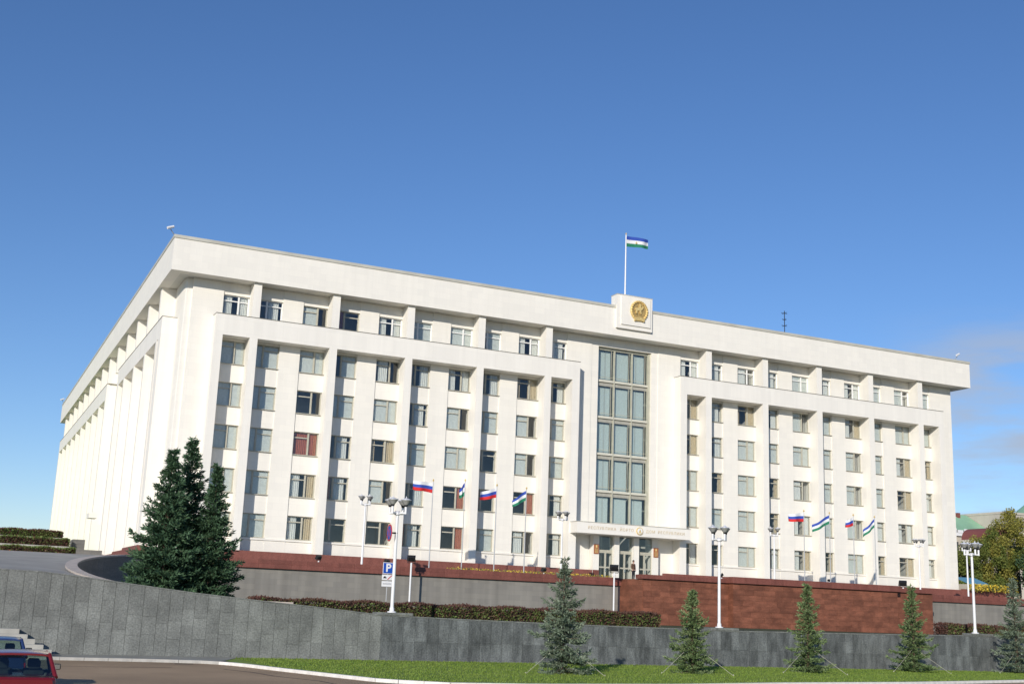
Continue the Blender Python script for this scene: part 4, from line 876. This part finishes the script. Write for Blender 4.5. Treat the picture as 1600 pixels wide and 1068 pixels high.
# ------------------------------------------------------------------ cars
def car(x, y, z, rz, paint, label, name='parked_car'):
    """boxy hatchback, nose towards +y"""
    t = empty(name, (x, y, z), label, 'car', None, rz); t.scale = (1.05,)*3
    def part(nm, b, m, par=t, sm=False, bev=0):
        o = link(nm, b.mesh(nm, m, sm), par)
        if bev: q = o.modifiers.new('bevel', 'BEVEL'); q.width = bev; q.segments = 3; q.limit_method = 'ANGLE'; q.angle_limit = R(25)
        return o
    # lower body: stations along y with half width and bottom/top heights
    stn = [(-2.0, .70, .42, .82), (-1.9, .80, .30, .90), (-1.2, .825, .22, .90), (0, .825, .22, .88), (1.0, .82, .22, .86), (1.8, .78, .26, .78), (2.0, .70, .34, .68)]
    b = MB(); vs = []
    for yy, hw, z0, z1 in stn:
        vs += [(-hw*.94, yy, z0), (-hw, yy, z0+.18), (-hw, yy, (z0+z1)/2+.05), (-hw*.95, yy, z1), (hw*.95, yy, z1), (hw, yy, (z0+z1)/2+.05), (hw, yy, z0+.18), (hw*.94, yy, z0)]
    fs = []
    for k in range(len(stn)-1):
        for i in range(8): fs.append((8*k+i, 8*k+(i+1) % 8, 8*k+8+(i+1) % 8, 8*k+8+i))
    fs += [tuple(range(8)), tuple(range(8*len(stn)-1, 8*len(stn)-9, -1))]
    b.add(vs, fs); body = part('body', b, paint, sm=True, bev=.03)
    # greenhouse: roof and pillars (rings: belt, roof)
    A = {'bl': (-.77, -1.62, .88), 'br': (.77, -1.62, .88), 'fl': (-.76, .95, .86), 'fr': (.76, .95, .86), 'BL': (-.61, -1.12, 1.36), 'BR': (.61, -1.12, 1.36), 'FL': (-.60, .20, 1.36), 'FR': (.60, .20, 1.36)}
    b = MB(); r_ = [(-.61, -1.12), (-.2, -1.2), (.2, -1.2), (.61, -1.12), (.60, .20), (-.60, .20)]
    
    gx_ = [-.66, -.60, -.45, -.2, .2, .45, .60, .66]; gy_ = [-1.20, -1.12, -.9, -.4, .05, .22, .27]
    hz = lambda x, y: 1.405-.045*(abs(x)/.66)**4-.03*max(0, (-.9-y)/.3)**2-.03*max(0, (y-.05)/.22)**2
    vs = [(x, y+(.05*(1-(x/.66)**2) if y > 0 else -.05*(1-(x/.66)**2)), hz(x, y)-dz) for dz in (0, .04) for y in gy_ for x in gx_]; nX, nY = len(gx_), len(gy_); q_ = nX*nY
    fs = [(j*nX+i, j*nX+i+1, (j+1)*nX+i+1, (j+1)*nX+i) for j in range(nY-1) for i in range(nX-1)]; fs += [tuple(q_+k for k in f[::-1]) for f in fs]
    rim = [i for i in range(nX)]+[j*nX+nX-1 for j in range(1, nY)]+[(nY-1)*nX+i for i in range(nX-2, -1, -1)]+[j*nX for j in range(nY-2, 0, -1)]
    fs += [(rim[k], q_+rim[k], q_+rim[(k+1) % len(rim)], rim[(k+1) % len(rim)]) for k in range(len(rim))]; b.add(vs, fs)
    part('roof', b, paint, sm=True)
    def pillar(*a): b = MB(); b.tube(*a); part('pillar', b, paint, sm=True)
    for p, q, w in (('bl', 'BL', .055), ('br', 'BR', .055), ('fl', 'FL', .04), ('fr', 'FR', .04)): pillar(A[p], A[q], w, w*.8, 8)
    for s_ in (-1, 1): pillar((s_*.785, -.35, .87), (s_*.615, -.42, 1.35), .035, .03, 6)
    def pane(nm, q): b = MB(); b.add(q, [(0, 1, 2, 3)]); return part(nm, b, M['carglass'])
    pane('rear_window', [(-.72, -1.62, .90), (.72, -1.62, .90), (.58, -1.16, 1.345), (-.58, -1.16, 1.345)])
    pane('windscreen', [(-.72, .93, .88), (.72, .93, .88), (.58, .24, 1.345), (-.58, .24, 1.345)])
    for s_ in (-1, 1):
        pane('side_window', [(s_*.785, -1.5, .89), (s_*.785, -.37, .89), (s_*.625, -.44, 1.335), (s_*.625, -1.10, 1.335)]); pane('side_window', [(s_*.785, -.33, .89), (s_*.78, .86, .88), (s_*.62, .20, 1.335), (s_*.62, -.40, 1.335)])
    b = MB(); b.tube((-.74, -1.635, .895), (.74, -1.635, .895), .022, n=6); b.tube((-.60, -1.15, 1.352), (.60, -1.15, 1.352), .016, n=6); part('window_seal', b, M['trimdark'])
    for s_ in (-1, 1):
        mb = MB(); mb.box(s_*.80 if s_ > 0 else -.98, .98 if s_ > 0 else -.80, .62, .74, .92, 1.06); mo = part('mirror', mb, M['trimdark'], bev=.03); part('mirror_glass', MB().box(s_*.89-.07, s_*.89+.07, .612, .618, .935, 1.045), M['chrome'], mo)
    for sx_ in (-.34, .34):
        for yy in (-.55, .35) : 
            b = MB(); b.prism([(sx_-.23, yy-.12), (sx_+.23, yy-.12), (sx_+.22, yy+.02), (sx_-.22, yy+.02)], .45, .98); so_ = part('seat', b, M['seat'], bev=.05)
            part('headrest', MB().box(sx_-.13, sx_+.13, yy-.1, yy-.02, 1.0, 1.2), M['seat'], so_, bev=.04)
    part('parcel_shelf', MB().box(-.7, .7, -1.55, -.75, .84, .87), M['trimdark']); part('dashboard', MB().box(-.7, .7, .55, .9, .7, .92), M['trimdark'])
    for sx_ in (-1, 1):
        for yy in (-1.25, 1.22):
            b = MB(); b.tube((sx_*.66, yy, .28), (sx_*.84, yy, .28), .285, n=22); wo = part('wheel', b, M['rubber'], sm=True); b = MB(); b.tube((sx_*.835, yy, .28), (sx_*.85, yy, .28), .18, n=16); part('rim', b, M['chrome'], wo)
        part('tail_light', MB().box(min(sx_*.50, sx_*.77), max(sx_*.50, sx_*.77), -1.985, -1.93, .60, .76), M['tail'], bev=.01); part('headlight', MB().box(min(sx_*.45, sx_*.68), max(sx_*.45, sx_*.68), 1.96, 2.02, .52, .66), M['frosted'], bev=.01)
    part('rear_bumper', MB().box(-.78, .78, -2.1, -1.97, .32, .52), M['trimdark'], bev=.03); part('front_bumper', MB().box(-.76, .76, 1.98, 2.1, .30, .48), M['trimdark'], bev=.03)
    b = MB(); b.tube((0, -1.985, .80), (0, -1.94, .80), .03, n=12); part('badge', b, M['chrome']); part('number_plate', MB().box(-.26, .26, -2.01, -1.985, .60, .72), M['signwhite'])
    return t
car(1.92, 32.3, -2.9, R(-2), M['carred'], 'red hatchback seen from behind at the roadside', 'parked_car')
car(1.78, 41.0, -2.9, R(-2), M['carblue'], 'dark blue car standing just ahead of the red hatchback', 'parked_car')

# ------------------------------------------------------------------ person on the terrace
def skin_mesh(name, joints, edges, m, par, sub=2):
    me = bpy.data.meshes.new(name); me.from_pydata([j[:3] for j in joints], edges, []); me.materials.append(m)
    o = link(name, me, par); sk = o.modifiers.new('skin', 'SKIN'); sk.use_smooth_shade = True
    for i, j in enumerate(joints): me.skin_vertices[0].data[i].radius = (j[3], j[4] if len(j) > 4 else j[3]); me.skin_vertices[0].data[i].use_root = i == 0
    s = o.modifiers.new('sub', 'SUBSURF'); s.levels = sub; s.render_levels = sub; return o
pr = empty('person', (55.9, 93.4, TZ), 'person in a brown jacket standing on the terrace before the entrance doors', 'person', rz=R(20))
J = [(0, 0, .95, .13, .10), (0, .01, 1.15, .13, .09), (0, .02, 1.38, .15, .10), (0, .01, 1.50, .055), (0, -.01, 1.58, .06), (0, -.02, 1.66, .085), (0, -.01, 1.74, .07),
     (.17, .02, 1.42, .055), (.24, .03, 1.15, .042), (.22, -.06, .92, .033), (.21, -.10, .82, .03), (-.17, .02, 1.42, .055), (-.24, .03, 1.15, .042), (-.22, -.06, .92, .033), (-.21, -.10, .82, .03),
     (.09, 0, .88, .085), (.10, -.02, .48, .06), (.10, .02, .10, .04), (.11, -.12, .03, .035), (-.09, 0, .88, .085), (-.10, .02, .48, .06), (-.11, .04, .10, .04), (-.11, -.08, .03, .035)]
Eg = [(0, 1), (1, 2), (2, 3), (3, 4), (4, 5), (5, 6), (2, 7), (7, 8), (8, 9), (9, 10), (2, 11), (11, 12), (12, 13), (13, 14), (0, 15), (15, 16), (16, 17), (17, 18), (0, 19), (19, 20), (20, 21), (21, 22)]
skin_mesh('body', J, Eg, M['skin'], pr)
skin_mesh('jacket', [(0, 0, .86, .18, .13), (0, .01, 1.15, .165, .12), (0, .02, 1.38, .175, .125), (0, .01, 1.49, .08), (.19, .02, 1.42, .075), (.25, .03, 1.15, .062), (.225, -.05, .95, .05), (-.19, .02, 1.42, .075), (-.25, .03, 1.15, .062), (-.225, -.05, .95, .05)], [(0, 1), (1, 2), (2, 3), (2, 4), (4, 5), (5, 6), (2, 7), (7, 8), (8, 9)], M['jacket'], pr)
skin_mesh('trousers', [(0, 0, .90, .155, .12), (.09, 0, .82, .10), (.10, -.02, .48, .08), (.10, .02, .10, .065), (-.09, 0, .82, .10), (-.10, .02, .48, .08), (-.11, .04, .10, .065)], [(0, 1), (1, 2), (2, 3), (0, 4), (4, 5), (5, 6)], M['trousers'], pr)
b = MB(); b.lathe([(.03, -.12), (.085, -.08), (.098, 0), (.085, .06), (.045, .10), (.005, .115)], (0, .015, 1.70), 14); link('hair', b.mesh('hair', M['hair'], True), pr)
b = MB(); b.lathe([(.012, -.02), (.02, 0), (.008, .03)], (0, -.105, 1.655), 8); b.lathe([(.006, -.006), (.012, 0), (.006, .006)], (.032, -.098, 1.685), 8); b.lathe([(.006, -.006), (.012, 0), (.006, .006)], (-.032, -.098, 1.685), 8); link('face', b.mesh('face', M['skin'], True), pr)

# ------------------------------------------------------------------ lift everything so that the road lies at z = 0
for o in scene.objects:
    if o.parent is None and o.type in ('MESH', 'EMPTY'): o.location.z += EYE
